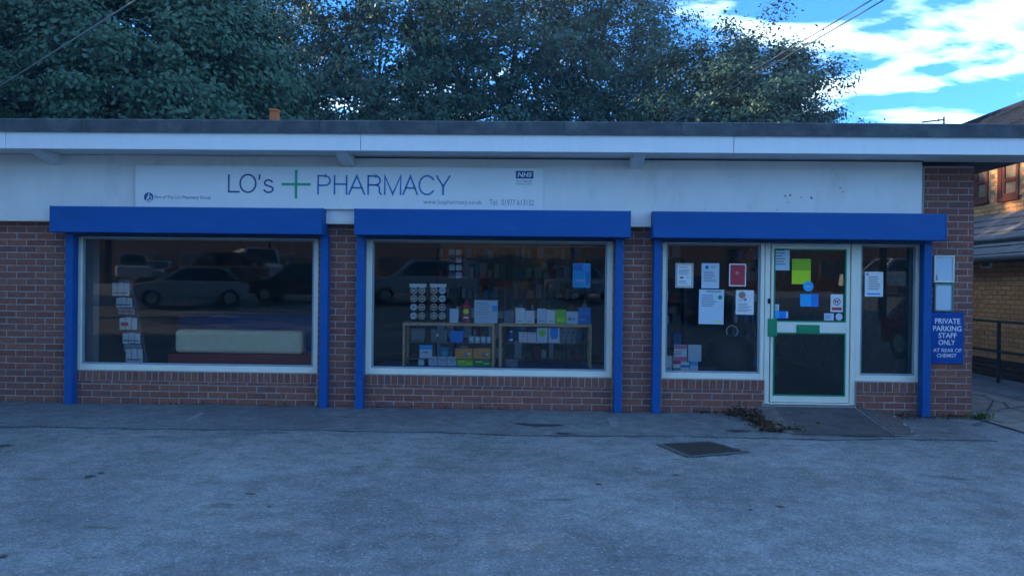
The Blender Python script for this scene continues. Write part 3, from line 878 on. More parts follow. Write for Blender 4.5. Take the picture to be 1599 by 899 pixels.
poster(1149, 453, 1177, 491, m_paper, 'white flyer showing a round pink and brown picture', 'flyer', (('d', m_tan, .34, .2, .2), ('d', m_pink, .52, .38, .09), ('l', m_ink, .12, .5, .36, .46, 2), ('l', m_grey_txt, .12, .9, .52, .9, 6)))
poster(1350.5, 424.5, 1379, 463, m_paper, 'white sheet with blue footer in the window right of the door', 'notice', (('d', m_inkblue, .14, .1, .06), ('l', m_grey_txt, .2, .85, .16, .74, 8), ('b', m_cyan, .12, .86, .85, .93)))
poster(894.5, 411, 922, 449, m_cyan, 'bright blue poster hanging high in the middle window', 'poster', (('b', m_cyan2, .03, .02, .55, .3), ('b', m_cyan2, .75, .35, .95, .9), ('l', m_paper2, .2, .7, .66, .74, 2)), Y=0.10)
# door stickers
DG = 0.069
poster(1205.5, 385, 1233, 422, m_paper2, 'bluish white sheet in the top corner of the door', 'notice', (('l', m_ink, .2, .8, .1, .8, 6),), Y=DG)
poster(1236.5, 404, 1266, 443.5, m_lime, 'lime yellow poster on the door glass', 'poster', (('b', m_limedk, .0, .0, 1, .46), ('l', m_ink, .08, .95, .04, .2, 2), ('l', m_lime, .1, .8, .24, .44, 3)), Y=DG)
p = at(1262, 447, DG)
st = empty('sticker', (p.x, DG, p.z - .06), 'round blue sticker on the door glass', 'sticker')
MB().tube((p.x, DG - .003, p.z), (p.x, DG - .001, p.z), .058, n=26).build('disc', m_cyan, st)
MB().box(p.x - .03, p.x + .03, DG - .0036, DG - .003, p.z - .006, p.z + .004).build('print', m_paper2, st)
poster(1249.5, 459, 1278, 478.5, m_cyan, 'square two tone blue sticker under the round blue one', 'sticker', (('b', m_cyan2, .6, 0, 1, 1), ('l', m_paper2, .68, .95, .15, .85, 4)), 'sticker', Y=DG)
sx = poster(1297, 459.5, 1316.5, 487, m_paper, 'white no dogs sign with a red crossed ring', 'sign', (('b', m_red, .1, .74, .9, .9),), 'prohibition_sign', Y=DG)
X0, X1, Z0, Z1 = rect(1300, 463, 1313.5, 479, DG)
xc, zc, ro = (X0 + X1) / 2, (Z0 + Z1) / 2, .042
g = MB()
for k in range(20):
    a0, a1 = 2 * math.pi * k / 20, 2 * math.pi * (k + 1) / 20
    g.poly([(xc + r * math.cos(a), DG - .0022, zc + r * math.sin(a)) for r, a in ((ro * .82, a0), (ro, a0), (ro, a1), (ro * .82, a1))][::-1])
g.poly([(xc - .030, DG - .0024, zc + .026), (xc - .026, DG - .0024, zc + .030), (xc + .030, DG - .0024, zc - .026), (xc + .026, DG - .0024, zc - .030)])
g.build('ring', m_red, sx)
g = MB(); g.box(xc - .022, xc + .012, DG - .002, DG - .001, zc - .006, zc + .012); g.box(xc + .010, xc + .026, DG - .002, DG - .001, zc + .004, zc + .022)
g.box(xc - .020, xc - .013, DG - .002, DG - .001, zc - .022, zc - .006); g.box(xc + .004, xc + .011, DG - .002, DG - .001, zc - .022, zc - .006); g.box(xc - .027, xc - .021, DG - .002, DG - .001, zc + .008, zc + .022)
g.build('print', m_ink, sx)
poster(1287, 489, 1302, 500, m_paper2, 'small square white sticker below the no dogs sign', 'sticker', (('l', m_ink, .1, .8, .2, .8, 3),), 'sticker', Y=DG)
p = at(1310, 494.5, DG); st = empty('sticker', (p.x, DG, p.z - .04), 'small round pale sticker below the no dogs sign', 'sticker')
MB().tube((p.x, DG - .003, p.z), (p.x, DG - .001, p.z), .040, n=22).build('disc', m_paper2, st)
poster(1207, 475, 1216.5, 485, m_paper2, 'small pale sticker above the blue strip at the door edge', 'sticker', (('l', m_ink, .1, .9, .3, .8, 2),), 'sticker', Y=DG)
poster(1207, 485.5, 1231, 497, m_cyan2, 'blue strip sticker by the green push plate', 'sticker', (('b', m_cyan, 0, 0, .4, 1), ('b', m_paper2, .85, .1, .97, .9)), 'sticker', Y=DG)

# ================================================================== WINDOW DISPLAYS
def zq(px, py, Y): return at(px, py, Y).z
# --- sofa in the first window
SYF = 0.35
X0, X1, Z0, Z1 = rect(272, 515.5, 472, 552, SYF)
sofa = empty('sofa', ((X0 + X1) / 2, SYF + .3, 0.10), 'cream backed maroon sofa standing with its back to the window', 'sofa')
b = MB(); b.box(X0, X1, SYF, SYF + .20, Z0, Z1); o = b.build('back_cushion', m_cream, sofa); bv = o.modifiers.new('edge', 'BEVEL'); bv.width = .05; bv.segments = 4
A0, A1, _, _ = rect(262, 551, 491, 572, SYF)
b = MB(); b.box(A0, A1, SYF - .02, SYF + .26, 0.14, Z0 - .002); b.build('backrest_base', m_maroon, sofa, .03, seg=3)
b = MB(); b.box(A0 + .02, A1 - .02, SYF + .27, SYF + .85, 0.16, 0.46); b.build('seat', m_maroon, sofa, .03, seg=3)
for x in (A0 + .08, A1 - .08):
    for y in (SYF + .05, SYF + .78): MB().tube((x, y, .10), (x, y, .16), .025).build('leg', m_black, sofa)
# --- leaflet rack leaning by the left reveal
RY = 0.55
m_rackrail = mat('dark blue rack rail', (0.05, 0.07, 0.10), 0.4, 0.1)
m_bgrey0 = mat('grey sheet metal', (0.20, 0.22, 0.24), 0.5, 0.1)
def rail_pts(dx): return [at(180 + dx, 436, RY + .18), at(207 + dx, 568, RY)]
a, b_ = rail_pts(0); c_, d_ = rail_pts(24)
rack = empty('leaflet_rack', (b_.x + .08, RY, .40), 'black sloping leaflet rack beside the cream sofa', 'leaflet rack')
for p, q in ((a, b_), (c_, d_)):
    dv = (b_ - a)
    foot = q + dv.normalized() * ((q.z - .10) / -dv.normalized().z)
    MB().path([p, q, foot], .011).build('rail', m_rackrail, rack)
rp_ = MB(); rp_.prism([a + Vector((0, .03, 0)), c_ + Vector((0, .03, 0)), d_ + Vector((0, .03, 0)), b_ + Vector((0, .03, 0))], (0, .012, 0)); rp_.build('back_panel', m_bgrey0, rack)
for k, t in enumerate((.2, .34, .60, .76, .98, .42, .85)):
    p = a.lerp(b_, t); q = c_.lerp(d_, t)
    MB().box(p.x, q.x, p.y - .05, p.y + .02, p.z - .008, p.z).build('tray', m_black, rack)
m_lfgrey = mat('grey leaflet', (.34, .37, .40), .6, .1)
lf_lab = ('leaflet pile in the top tray of the sloping rack', 'leaflet pile in the second tray of the sloping rack', 'white leaflets with a red mark in the middle tray of the rack', 'leaflet pile in the fourth tray of the sloping rack', 'leaflet pile in the lowest visible tray of the rack', 'grey leaflets just above the red marked pile in the rack', 'grey leaflets just above the lowest pile in the rack')
for k, (x0, y0, x1, y1) in enumerate(((175, 441, 201.5, 461.5), (181, 463, 206, 478.5), (186.5, 493.5, 214, 512.5), (191, 514, 219, 530), (196, 544, 222.5, 565), (184, 479.5, 210, 491), (193.5, 531, 221, 543))):
    t = (.2, .34, .60, .76, .98, .42, .85)[k]
    Yk = a.lerp(b_, t).y - .035
    X0, X1, Z0, Z1 = rect(x0, y0, x1, y1, Yk)
    zt = a.lerp(b_, t).z
    e = empty('leaflet', ((X0 + X1) / 2, Yk, zt), lf_lab[k], 'leaflet', 'leaflets in the sloping rack')
    g = MB()
    for j in range(3):
        wj = (X1 - X0) / 3
        g.box(X0 + wj * j + .003, X0 + wj * (j + 1) - .003, Yk + .004 * j, Yk + .012 + .004 * j, zt + .001, zt + (Z1 - Z0) + .006 * (j % 2))
    g.build('paper', m_paper if k < 5 else m_lfgrey, e)
    if k == 2:
        MB().box(X0 + .02, X0 + .11, Yk - .003, Yk - .0005, zt + .05, zt + .095).build('print', m_red, e)
    else:
        MB().box(X0 + .015, X1 - .02, Yk - .003, Yk - .0005, zt + .03, zt + .045).build('print', m_ink, e)
# --- navy counter behind
X0, X1, Z0, Z1 = rect(276, 488, 560, 515, 2.2)
ct = empty('counter', ((X0 + X1) / 2, 2.5, .10), 'dark navy counter with a pale top edge behind the sofa', 'counter')
MB().box(X0 + .02, X1 - .02, 2.22, 2.9, .10, Z1 - .03).build('front_panel', m_counter, ct)
MB().box(X0, X1, 2.18, 2.95, Z1 - .028, Z1).build('counter_top', m_room, ct, .004)

# --- display plinth of the middle window
plx0, plx1 = W2[0] + .02, W2[1] - .02
PZ = 0.44
pl_ = empty('display_plinth', ((plx0 + plx1) / 2, .6, .10), 'low dark display plinth along the foot of the middle window', 'plinth')
MB().box(plx0, plx1, T + .03, 1.02, PZ - .03, PZ).build('deck', m_counter, pl_, .004)
MB().box(plx0 + .03, plx1 - .03, T + .06, 1.0, .10, PZ - .031).build('front_panel', m_counter, pl_)
UY = 0.50      # front of the two wooden shelf units
m_shelfglass = glassmat('shelf glass', 0.10, (0.72, 0.82, 0.80))
def shelf_unit(x0, x1, ytop, label, shelves):
    X0, X1 = at(x0, 540, UY).x, at(x1, 540, UY).x
    Zt = zq((x0 + x1) / 2, ytop, UY)
    e = empty('shelf_unit', ((X0 + X1) / 2, UY + .15, PZ), label, 'shelf unit', 'pale wooden shelf units in the middle window')
    w = .030
    for x in (X0, X1 - w):
        for y in (UY, UY + .28): MB().box(x, x + w, y, y + w, PZ, Zt - .036).build('leg', m_wood, e, .002)
    MB().box(X0, X1, UY - .004, UY + .314, Zt - .035, Zt).build('top_board', m_wood, e, .003)
    zs = []
    for y in shelves:
        z = zq((x0 + x1) / 2, y, UY); zs.append(z)
        MB().box(X0 + w + .001, X1 - w - .001, UY + .005, UY + .305, z - .008, z).build('shelf', m_shelfglass, e)
    return Zt, zs
ZA, zA = shelf_unit(628.5, 772, 504, 'wooden shelf unit under the racks of tins', (534.5, 560))
ZB, zB = shelf_unit(779, 924, 505.5, 'wooden shelf unit carrying the row of white and green boxes', (535.5,))
def carton(x0, y0, x1, y1, zbase, Y, m, label, dep=.09, marks=(), name='box', cat='box', group=None, pos=0):
    X0, X1, Z0, Z1 = rect(x0, y0, x1, y1, Y)
    h = Z1 - Z0
    e = empty(name, ((X0 + X1) / 2, Y + dep / 2, zbase), label, cat, group)
    MB().box(X0, X1, Y, Y + dep, zbase + .0005, zbase + h).build('carton', m, e, .002)
    w = X1 - X0; by = {}
    for mk in marks:
        g = by.setdefault(mk[1].name, (MB(), mk[1]))[0]; u0, v0, u1, v1 = mk[2:6]
        if mk[0] == 'b': g.box(X0 + u0 * w, X0 + u1 * w, Y - .001 - .0004 * len(by), Y - .0002, zbase + (1 - v1) * h, zbase + (1 - v0) * h)
        else: g.tube((X0 + u0 * w, Y - .0014 - .0004 * len(by), zbase + (1 - v0) * h), (X0 + u0 * w, Y - .0002, zbase + (1 - v0) * h), u1 * w, n=18)
    for g, m2 in by.values(): g.build('print', m2, e)
    return e
# tins standing in two racks on unit A
m_tinface = brickmat('tin label', [(.34, .22, .16), (.22, .15, .13), (.42, .24, .14), (.28, .22, .20), (.36, .28, .17)], 'object', 0.0)
m_tinrim = mat('tin rim', (0.62, 0.56, 0.48), 0.4, 0.1)
m_tinblue = mat('pale tin label', (0.52, 0.66, 0.74), 0.5, 0.1, 40)
TYN = UY + .08
def tin_rack(cols, x0, x1, label, pale):
    X0, X1, Z0, Z1 = rect(x0, 443, x1, 448.5, TYN)
    e = empty('tin_rack', ((X0 + X1) / 2, TYN, ZA), label, 'display rack', 'racks of round tins in the middle window')
    MB().box(X0, X1, TYN - .01, TYN + .03, Z0, Z1).build('header_board', m_paper, e, .002)
    MB().box(X0 + .004, X1 - .004, TYN + .075, TYN + .083, ZA + .001, Z0 + .02).build('back_panel', m_black, e)
    ps = []
    for r in range(4):
        y = (453.5, 466, 479.5, 493)[r]
        z = zq((x0 + x1) / 2, y, TYN); ps.append(z)
        MB().box(X0 + .004, X1 - .004, TYN, TYN + .074, z - .047, z - .043).build('tray', m_black, e)
    for r in range(4):
        for k, cx in enumerate(cols):
            if (r, k) in ((3, 9),): continue
            p = at(cx, 470, TYN); z = ps[r]; pal = (r, k) in pale
            t = empty('tin', (p.x, TYN + .03, z - .043), ('pale blue' if pal else 'brown') + ' round tin, ' + ('top', 'second', 'third', 'bottom')[r] + ' row, ' + ('left', 'right')[k] + ' column of the ' + ('left' if cx < 668 else 'right') + ' rack of tins', 'tin', 'pale tins in the racks' if pal else 'brown tins in the racks')
            g = MB(); g.tube((p.x, TYN - .002, z), (p.x, TYN + .05, z), .042, n=18); g.build('can', m_tinrim, t)
            g = MB(); g.tube((p.x, TYN - .0045, z), (p.x, TYN - .0022, z), .034, n=16); lid = g.build('lid', m_tinblue if pal else m_tinface, t)
            g = MB(); g.box(p.x - .018, p.x + .018, TYN - .0056, TYN - .0047, z - .008, z + .008); g.build('print', m_tinrim if not pal else m_ink, lid)
tin_rack((646, 658.5), 639.5, 665.5, 'left rack of round tins with a white header board', {(2, 0), (3, 0)})
tin_rack((677.5, 690.5), 671.5, 697, 'right rack of round tins with a white header board', {(0, 1), (1, 1)})
Y2 = UY + .05
carton(702, 481, 716, 503, ZA, Y2, m_paper2, 'small plain pale box between the tin rack and the red bottle', .06)
p = at(728, 485, Y2)
bt = empty('bottle', (p.x, Y2 + .04, ZA), 'red bottle with a yellow label on the wooden shelf unit', 'bottle')
MB().lathe((p.x, Y2 + .04, ZA + .0005), [(.050, 0), (.056, .01), (.056, .14), (.05, .19), (.028, .225), (.022, .235)], 18).build('body', m_red, bt, smooth=True)
MB().lathe((p.x, Y2 + .04, ZA + .236), [(.020, 0), (.020, .03), (.012, .035)], 14).build('cap', m_red, bt)
g = MB(); g.tube((p.x, Y2 - .0175, ZA + .14), (p.x, Y2 - .010, ZA + .14), .034, n=16); g.build('label_disc', m_lime, bt)
MB().box(p.x - .03, p.x + .03, Y2 - .0172, Y2 - .008, ZA + .055, ZA + .075).build('label_band', m_paper, bt)
carton(740.5, 465, 777, 501, ZA, Y2 - .03, m_paper2, 'large pale show card with a blue corner panel beside the red bottle', .012, (('b', m_cyan, .76, .22, .98, .45), ('b', m_ink, .76, .455, 1.0, .475), ('b', m_grey_txt, .08, .12, .6, .14), ('b', m_grey_txt, .08, .2, .66, .215), ('b', m_grey_txt, .08, .3, .66, .315), ('b', m_grey_txt, .08, .4, .6, .415), ('b', m_grey_txt, .08, .5, .66, .515), ('b', m_grey_txt, .08, .6, .5, .615)), 'show_card', 'card')
# upper glass shelf of unit A
z = zA[0]
def basket(x0, y0, x1, y1, zb, m, label, name='basket', tap=.85):
    X0, X1, Z0, Z1 = rect(x0, y0, x1, y1, UY + .06); h = Z1 - Z0; xc, w = (X0 + X1) / 2, (X1 - X0) / 2
    e = empty(name, (xc, UY + .13, zb), label, 'basket')
    g = MB(); b = []
    y0_, y1_ = UY + .06, UY + .20; yc, d = (y0_ + y1_) / 2, .07
    B = [(xc + sx * w * tap, yc + sy * d * tap, zb + .001) for sx, sy in ((-1, -1), (1, -1), (1, 1), (-1, 1))]
    Tp = [(xc + sx * w, yc + sy * d, zb + h) for sx, sy in ((-1, -1), (1, -1), (1, 1), (-1, 1))]
    Ti = [(xc + sx * (w - .008), yc + sy * (d - .008), zb + h) for sx, sy in ((-1, -1), (1, -1), (1, 1), (-1, 1))]
    Bi = [(xc + sx * (w * tap - .008), yc + sy * (d * tap - .008), zb + .012) for sx, sy in ((-1, -1), (1, -1), (1, 1), (-1, 1))]
    g.poly(B[::-1])
    for i in range(4):
        j = (i + 1) % 4
        g.poly([B[i], B[j], Tp[j], Tp[i]]); g.poly([Tp[i], Tp[j], Ti[j], Ti[i]]); g.poly([Ti[i], Ti[j], Bi[j], Bi[i]])
    g.poly(Bi); g.build('tub', m, e)
    g = MB(); g.box(xc - w - .004, xc + w + .004, y0_ - .006, y0_ - .0005, zb + h - .012, zb + h + .002); g.build('rim', m, e)
    return e
m_bgrey = mat('grey plastic', (0.13, 0.14, 0.145), 0.5, 0.2, 30)
basket(640, 514, 664, 534, z, m_bgrey, 'grey basket at the left end of the upper glass shelf')
basket(672, 515, 699, 534, z, m_bgrey, 'grey basket with a white tag next to the blue one')
p = at(683, 523, UY + .05); tagb = MB().box(p.x - .012, p.x + .012, UY + .048, UY + .056, p.z - .012, p.z + .012)
bb_ = basket(702, 518, 724, 535, z, m_cyan2, 'bright blue basket on the upper glass shelf')
o = tagb.build('price_tag', m_paper, None); tag(o, 'small white tag on the grey basket', 'tag')
for k in range(4):
    cx = 735.5 + 9.5 * k; p = at(cx, 528, UY + .08)
    e = empty('tub', (p.x, UY + .1, z), ('first', 'second', 'third', 'last')[k] + ' white round tub to the right of the bright blue basket', 'tub', 'row of four white tubs')
    MB().lathe((p.x, UY + .1, z + .0005), [(.030, 0), (.031, .045)], 16).build('pot', m_paper, e)
    MB().lathe((p.x, UY + .1, z + .046), [(.033, 0), (.033, .02), (.03, .024)], 16).build('lid', m_paper2, e)
    MB().box(p.x - .02, p.x + .02, UY + .067, UY + .0705, z + .012, z + .02).build('print', m_ink, e)
z = zA[1]
carton(655, 539, 674.5, 559, z, UY + .06, m_paper2, 'square pale box with a blue top band on the lower glass shelf', .08, (('b', m_cyan, 0, 0, 1, .32), ('b', m_ink, .3, .5, .7, .6)))
p = at(693, 549, UY + .1)
e = empty('tub', (p.x, UY + .14, z), 'teal round tub on the lower glass shelf', 'tub')
m_tealp = mat('teal plastic', (0.03, 0.25, 0.38), 0.45, 0.1)
MB().lathe((p.x, UY + .14, z + .0005), [(.060, 0), (.066, .105)], 22).build('pot', m_tealp, e, smooth=True)
MB().lathe((p.x, UY + .14, z + .106), [(.074, 0), (.074, .022), (.066, .03)], 22).build('lid', m_tealp, e)
for k, lab in enumerate(('left orange carton on the lower glass shelf', 'right orange carton on the lower glass shelf')):
    carton(710.5 + k * 28.5, 543, 737.5 + k * 28.5, 559, z, UY + .04, m_orange, lab, .12, (('b', m_tan, .5, .35, .8, .8), ('b', m_paper, .72, .45, .86, .6), ('b', m_tan, .08, .2, .4, .28)), group='pair of orange cartons')
z = PZ
carton(653, 566, 662, 576, z, UY + .05, m_paper2, 'smallest white box at the foot of the shelf unit', .05)
for k, lab in enumerate(('left white cube box with dark print at the foot of the unit', 'middle white cube box with dark print at the foot of the unit', 'right white cube box with dark print at the foot of the unit')):
    carton(669 + k * 14.7, 563, 682.5 + k * 14.7, 577, z, UY + .03, m_paper2, lab, .07, (('b', m_ink, .2, .25, .5, .32), ('b', m_ink, .35, .42, .85, .48), ('b', m_inkblue, .15, .7, .85, .74)), group='row of three white cube boxes')
for k, lab in enumerate(('lime green packet beside the white cube boxes', 'deep green packet at the right leg of the unit')):
    carton(713 + k * 27, 566.5, 739 + k * 27, 577, z, UY + .03, (m_leafgreen, m_green)[k], lab, .09, (('b', m_lime, .1, .2, .5, .45), ('b', m_lime, .6, .5, .9, .7)), 'packet', 'packet')
# top of unit B
Y3 = UY + .06
for (x0, y0, x1, y1, m, lab, mk) in (
    (805, 480, 820, 503.5, m_paper, 'taller white box left in the first white pair', (('b', m_ink, .2, .82, .75, .86),)),
    (820.3, 483.5, 834.5, 503.5, m_paper, 'shorter white box right in the first white pair', (('b', m_ink, .2, .82, .8, .86),)),
    (838.5, 480.5, 853, 504, m_paper2, 'taller pale box left in the second white pair', (('b', m_ink, .2, .82, .8, .86),)),
    (853.3, 482.5, 867, 504, m_paper, 'shorter white box next to the green box', (('b', m_ink, .25, .8, .8, .85), ('b', m_leafgreen, .5, .03, .97, .08))),
    (867.5, 482, 884, 504.5, m_leafgreen, 'bright green box in the row on the wooden unit', (('b', m_limedk, .3, .28, .7, .4), ('b', m_lime, .1, .6, .9, .85))),
    (884.5, 485, 903, 504.5, m_paper2, 'white box with a small picture between green and blue boxes', (('d', m_tan, .28, .6, .14, 0), ('d', m_cyan, .62, .6, .13, 0))),
    (903.5, 479, 922.5, 505, m_cyan2, 'tall blue box at the right end of the wooden unit', (('b', m_cyan, .05, .35, .95, .42), ('b', m_paper2, .1, .7, .6, .74)))):
    carton(x0, y0, x1, y1, ZB, Y3, m, lab, .07, mk)
p = at(912.5, 475, Y3 + .03)
e = empty('ornament', (p.x, Y3 + .035, zq(912.5, 479, Y3) + .0), 'small pale ornament on top of the tall blue box', 'ornament')
_, _, Zl, Zh = rect(903.5, 479, 922.5, 505, Y3); ztop = ZB + (Zh - Zl)
e.location.z = ztop
MB().lathe((p.x, Y3 + .035, ztop + .001), [(.035, 0), (.04, .012), (.028, .03), (.012, .045), (.006, .075), (.002, .085)], 14).build('body', m_tan, e, smooth=True)
X0, X1, Z0, Z1 = rect(787, 483, 803, 503, Y3)
e = empty('photo_frame', ((X0 + X1) / 2, Y3, ZB), 'small grey picture frame at the left end of the unit top', 'picture frame')
hh = Z1 - Z0; t = .012
g = MB(); g.box(X0, X0 + t, Y3, Y3 + .02, ZB + .001, ZB + hh); g.box(X1 - t, X1, Y3, Y3 + .02, ZB + .001, ZB + hh); g.box(X0 + t, X1 - t, Y3, Y3 + .02, ZB + .001, ZB + t); g.box(X0 + t, X1 - t, Y3, Y3 + .02, ZB + hh - t, ZB + hh)
g.build('frame', m_bgrey, e)
MB().box(X0 + t, X1 - t, Y3 + .008, Y3 + .014, ZB + t, ZB + hh - t).build('picture', m_ink, e)
z = zB[0]
p = at(798, 525, Y3)
e = empty('bottle', (p.x, Y3 + .03, z), 'dark bottle with a pale label on the glass shelf below', 'bottle')
MB().lathe((p.x, Y3 + .03, z + .0005), [(.034, 0), (.036, .01), (.036, .075), (.016, .10), (.014, .115)], 16).build('body', m_counter, e, smooth=True)
MB().lathe((p.x, Y3 + .03, z + .116), [(.017, 0), (.017, .02)], 12).build('cap', m_paper2, e)
MB().box(p.x - .022, p.x + .022, Y3 - .0085, Y3 - .0065, z + .02, z + .04).build('label', m_paper, e)
m_pinkish = mat('pinkish card', (0.66, 0.58, 0.62), 0.6, 0.05)
for (x0, y0, x1, y1, m, lab, mk) in (
    (810, 519, 823.5, 535, m_pinkish, 'left pinkish white box on the glass shelf of the right unit', (('b', m_ink, .48, 0, .52, 1),)),
    (824, 519, 837, 535, m_pinkish, 'right pinkish white box on the glass shelf of the right unit', (('b', m_pink, .2, .1, .8, .16),)),
    (838, 512, 855, 535.5, m_paper2, 'pale box with a lime green roundel on the glass shelf', (('d', m_leafgreen, .5, .36, .32, 0),)),
    (856.5, 512, 874, 536, m_paper2, 'pale box with a large blue roundel on the glass shelf', (('b', m_cyan2, .15, .02, .85, .5), ('d', m_cyan2, .5, .5, .35, 0)))):
    carton(x0, y0, x1, y1, z, Y3, m, lab, .07, mk)
for k, lab in enumerate(('left grey box of three by the right leg', 'middle grey box of three by the right leg', 'right grey box of three by the right leg')):
    carton(875.5 + 8.6 * k, 514, 883 + 8.6 * k, 535.5, z, Y3, m_bgrey, lab, .05, (('d', m_black, .5, .22, .22, 0), ('b', m_ink, .35, .3, .65, .8)), group='row of three grey boxes')
carton(789, 566, 808, 577, PZ, UY + .06, m_room, 'low grey box on the plinth under the right unit', .1)
# hanging strip of cards, and the rail at the head of the middle window
X0, X1, Z0, Z1 = rect(700, 388, 721, 436, .9)
hc = empty('card_spinner', ((X0 + X1) / 2, .95, .10), 'tall dark stand of pale greeting cards in the middle window', 'card stand')
MB().tube(((X0 + X1) / 2, .97, .10), ((X0 + X1) / 2, .97, Z1 + .02), .014).build('pole', m_black, hc)
MB().lathe(((X0 + X1) / 2, .97, .101), [(.2, 0), (.2, .02), (.03, .035)], 18).build('base', m_black, hc)
for k in range(4):
    h = (Z1 - Z0) / 4
    for j in range(2):
        w = (X1 - X0) / 2
        MB().box(X0 + j * w + .006, X0 + (j + 1) * w - .006, .93, .936, Z1 - h * (k + 1) + .016, Z1 - h * k - .01).build('card', (m_paper2, m_pinkish, m_room, m_paper)[(k * 2 + j * 3) % 4], hc)
    MB().box(X0, X1, .925, .96, Z1 - h * (k + 1) + .004, Z1 - h * (k + 1) + .014).build('tray', m_black, hc)
zr = at(840, 384, .35).z
vl = empty('window_banner', ((W2[0] + W2[1]) / 2, .36, zr), 'narrow dark valance with a pale lower edge at the head of the middle window', 'valance')
xa_, xb_ = at(727, 384, .35).x, W2[1] - .02
MB().box(xa_, xb_, .35, .37, zr, 2.2).build('valance', m_black, vl)
MB().box(xa_, xb_, .345, .375, zr - .014, zr - .001).build('edge_rail', m_steel, vl)
# window right of the middle: leaflets and a dark bin
P3 = empty('display_plinth', ((W3[0] + W3[1]) / 2, .5, .1), 'low dark display plinth in the window left of the door', 'plinth')
MB().box(W3[0] + .02, W3[1] - .02, T + .03, .85, PZ - .03, PZ).build('deck', m_counter, P3)
MB().box(W3[0] + .05, W3[1] - .05, T + .06, .83, .10, PZ - .031).build('front_panel', m_counter, P3)
LY = .36
for (x0, y0, x1, y1, m, lab, mk, dy) in (
    (1052.5, 538, 1072.5, 564, m_paper, 'white leaflet with pink bands standing in the corner', (('b', m_pink, .02, .02, .98, .25), ('b', m_pink, .02, .72, .98, .98), ('l', m_ink, .1, .8, .34, .62, 3)), .06),
    (1074.5, 538, 1095, 564, m_paper2, 'plain pale blue leaflet right of the pink banded one', (), .062),
    (1038.5, 555, 1049, 580, m_paper, 'narrow white leaflet with blue foot against the window frame', (('b', m_cyan, .1, .75, .8, .95),), .03),
    (1051, 563, 1062.5, 579, m_paper, 'small leaflet with a red heading in the front row', (('b', m_red, 0, 0, 1, .33), ('b', m_tealp, 0, .68, 1, 1)), .0),
    (1063, 565, 1076.5, 579.5, m_paper, 'small leaflet with a blue middle band in the front row', (('b', m_cyan2, 0, .3, 1, .6),), .002),
    (1077.5, 564, 1090, 580, m_paper2, 'small leaflet with a blue heading in the front row', (('b', m_cyan, 0, 0, 1, .38),), .004)):
    poster(x0, y0, x1, y1, m, lab, 'leaflet', mk, 'leaflet', Y=LY + dy, group='leaflets in the corner left of the door')
X0, X1, Z0, Z1 = rect(1062, 500, 1162, 582, .62)
p0, p1 = at(1100, 540, .62), at(1166, 540, .62)
xc, rr = (p0.x + p1.x) / 2 + .05, (p1.x - p0.x) / 2 + .03
zt_ = at(1130, 524, .62).z; zb2 = PZ
bn = empty('waste_bin', (xc, .60, PZ), 'rounded black bin with a pale ring behind the glass left of the door', 'bin')
hh = zt_ - zb2
MB().lathe((xc, .60, zb2 + .001), [(rr * .72, 0), (rr * .93, hh * .15), (rr, hh * .45), (rr * .95, hh * .75), (rr * .72, hh * .93), (rr * .45, hh)], 28).build('body', m_black, bn, smooth=True)
g = MB(); c = at(1143, 517, .58); pr = []
for k in range(11):
    a = R(-55) + k * R(27); pr.append((c.x + .068 * math.cos(a), .58, c.z + .068 * math.sin(a)))
g.path(pr, .009, 8); g.build('ring', m_white, bn)
# shop fittings deep in the room
def back_shelf(x0, x1, y, label, seed, h=2.0):
    e = empty('wall_shelving', ((x0 + x1) / 2, y, .10), label, 'shelving', 'shelving deep inside the shop'); r = random.Random(seed)
    MB().box(x0, x0 + .03, y, y + .35, .10, h).box(x1 - .03, x1, y, y + .35, .10, h).build('upright', m_room, e)
    MB().box(x0 + .03, x1 - .03, y + .33, y + .35, .10, h).build('back_panel', m_room, e)
    goods = {}
    for k in range(6):
        z = .25 + k * .32
        MB().box(x0 + .03, x1 - .03, y + .01, y + .33, z - .02, z).build('shelf', m_room, e)
        x = x0 + .05
        while x < x1 - .12:
            w, hg = r.uniform(.04, .12), r.uniform(.10, .24); m = r.choice((m_paper, m_paper2, m_tan, m_cyan2, m_bgrey, m_red, m_pinkish, m_tealp))
            goods.setdefault(m.name, (MB(), m))[0].box(x, x + w, y + .06, y + .2, z + .001, z + hg); x += w + r.uniform(.005, .05)
    for g, m in goods.values(): tag(g.build('goods', m, e), kind='stuff')
back_shelf(-1.6, -.45, 3.6, 'tall shelving of packets far back behind the card stand', 1)
back_shelf(-.35, .85, 3.6, 'tall shelving of packets far back behind the blue poster', 2)
back_shelf(1.1, 2.2, 2.4, 'shelving of packets behind the posters left of the door', 3, 1.9)
back_shelf(3.0, 3.7, 3.0, 'shelving of packets seen through the door glass', 4)

# ================================================================== RAMP, COVER, DEBRIS
TLx, TRx = at(1197, 632, 0).x, at(1334, 636, 0).x
b0, b1 = ground_at(1240, 681), ground_at(1397, 684)
rt = empty('access_ramp', ((TLx + TRx) / 2, -.5, 0), 'dark concrete access ramp sloping down from the green trimmed door', 'ramp')
b = MB(); zt = DZ - .03
P = [(TLx + .08, -.002, zt), (TRx, -.002, zt), (b1.x, b1.y, .028), (b0.x, b0.y, .028)]
Q = [(x, y, -.02) for x, y, _ in P]
b.poly(P[::-1])
for i in range(4):
    j = (i + 1) % 4; b.poly([P[i], P[j], Q[j], Q[i]])
b.build('slope', m_ramp, rt)
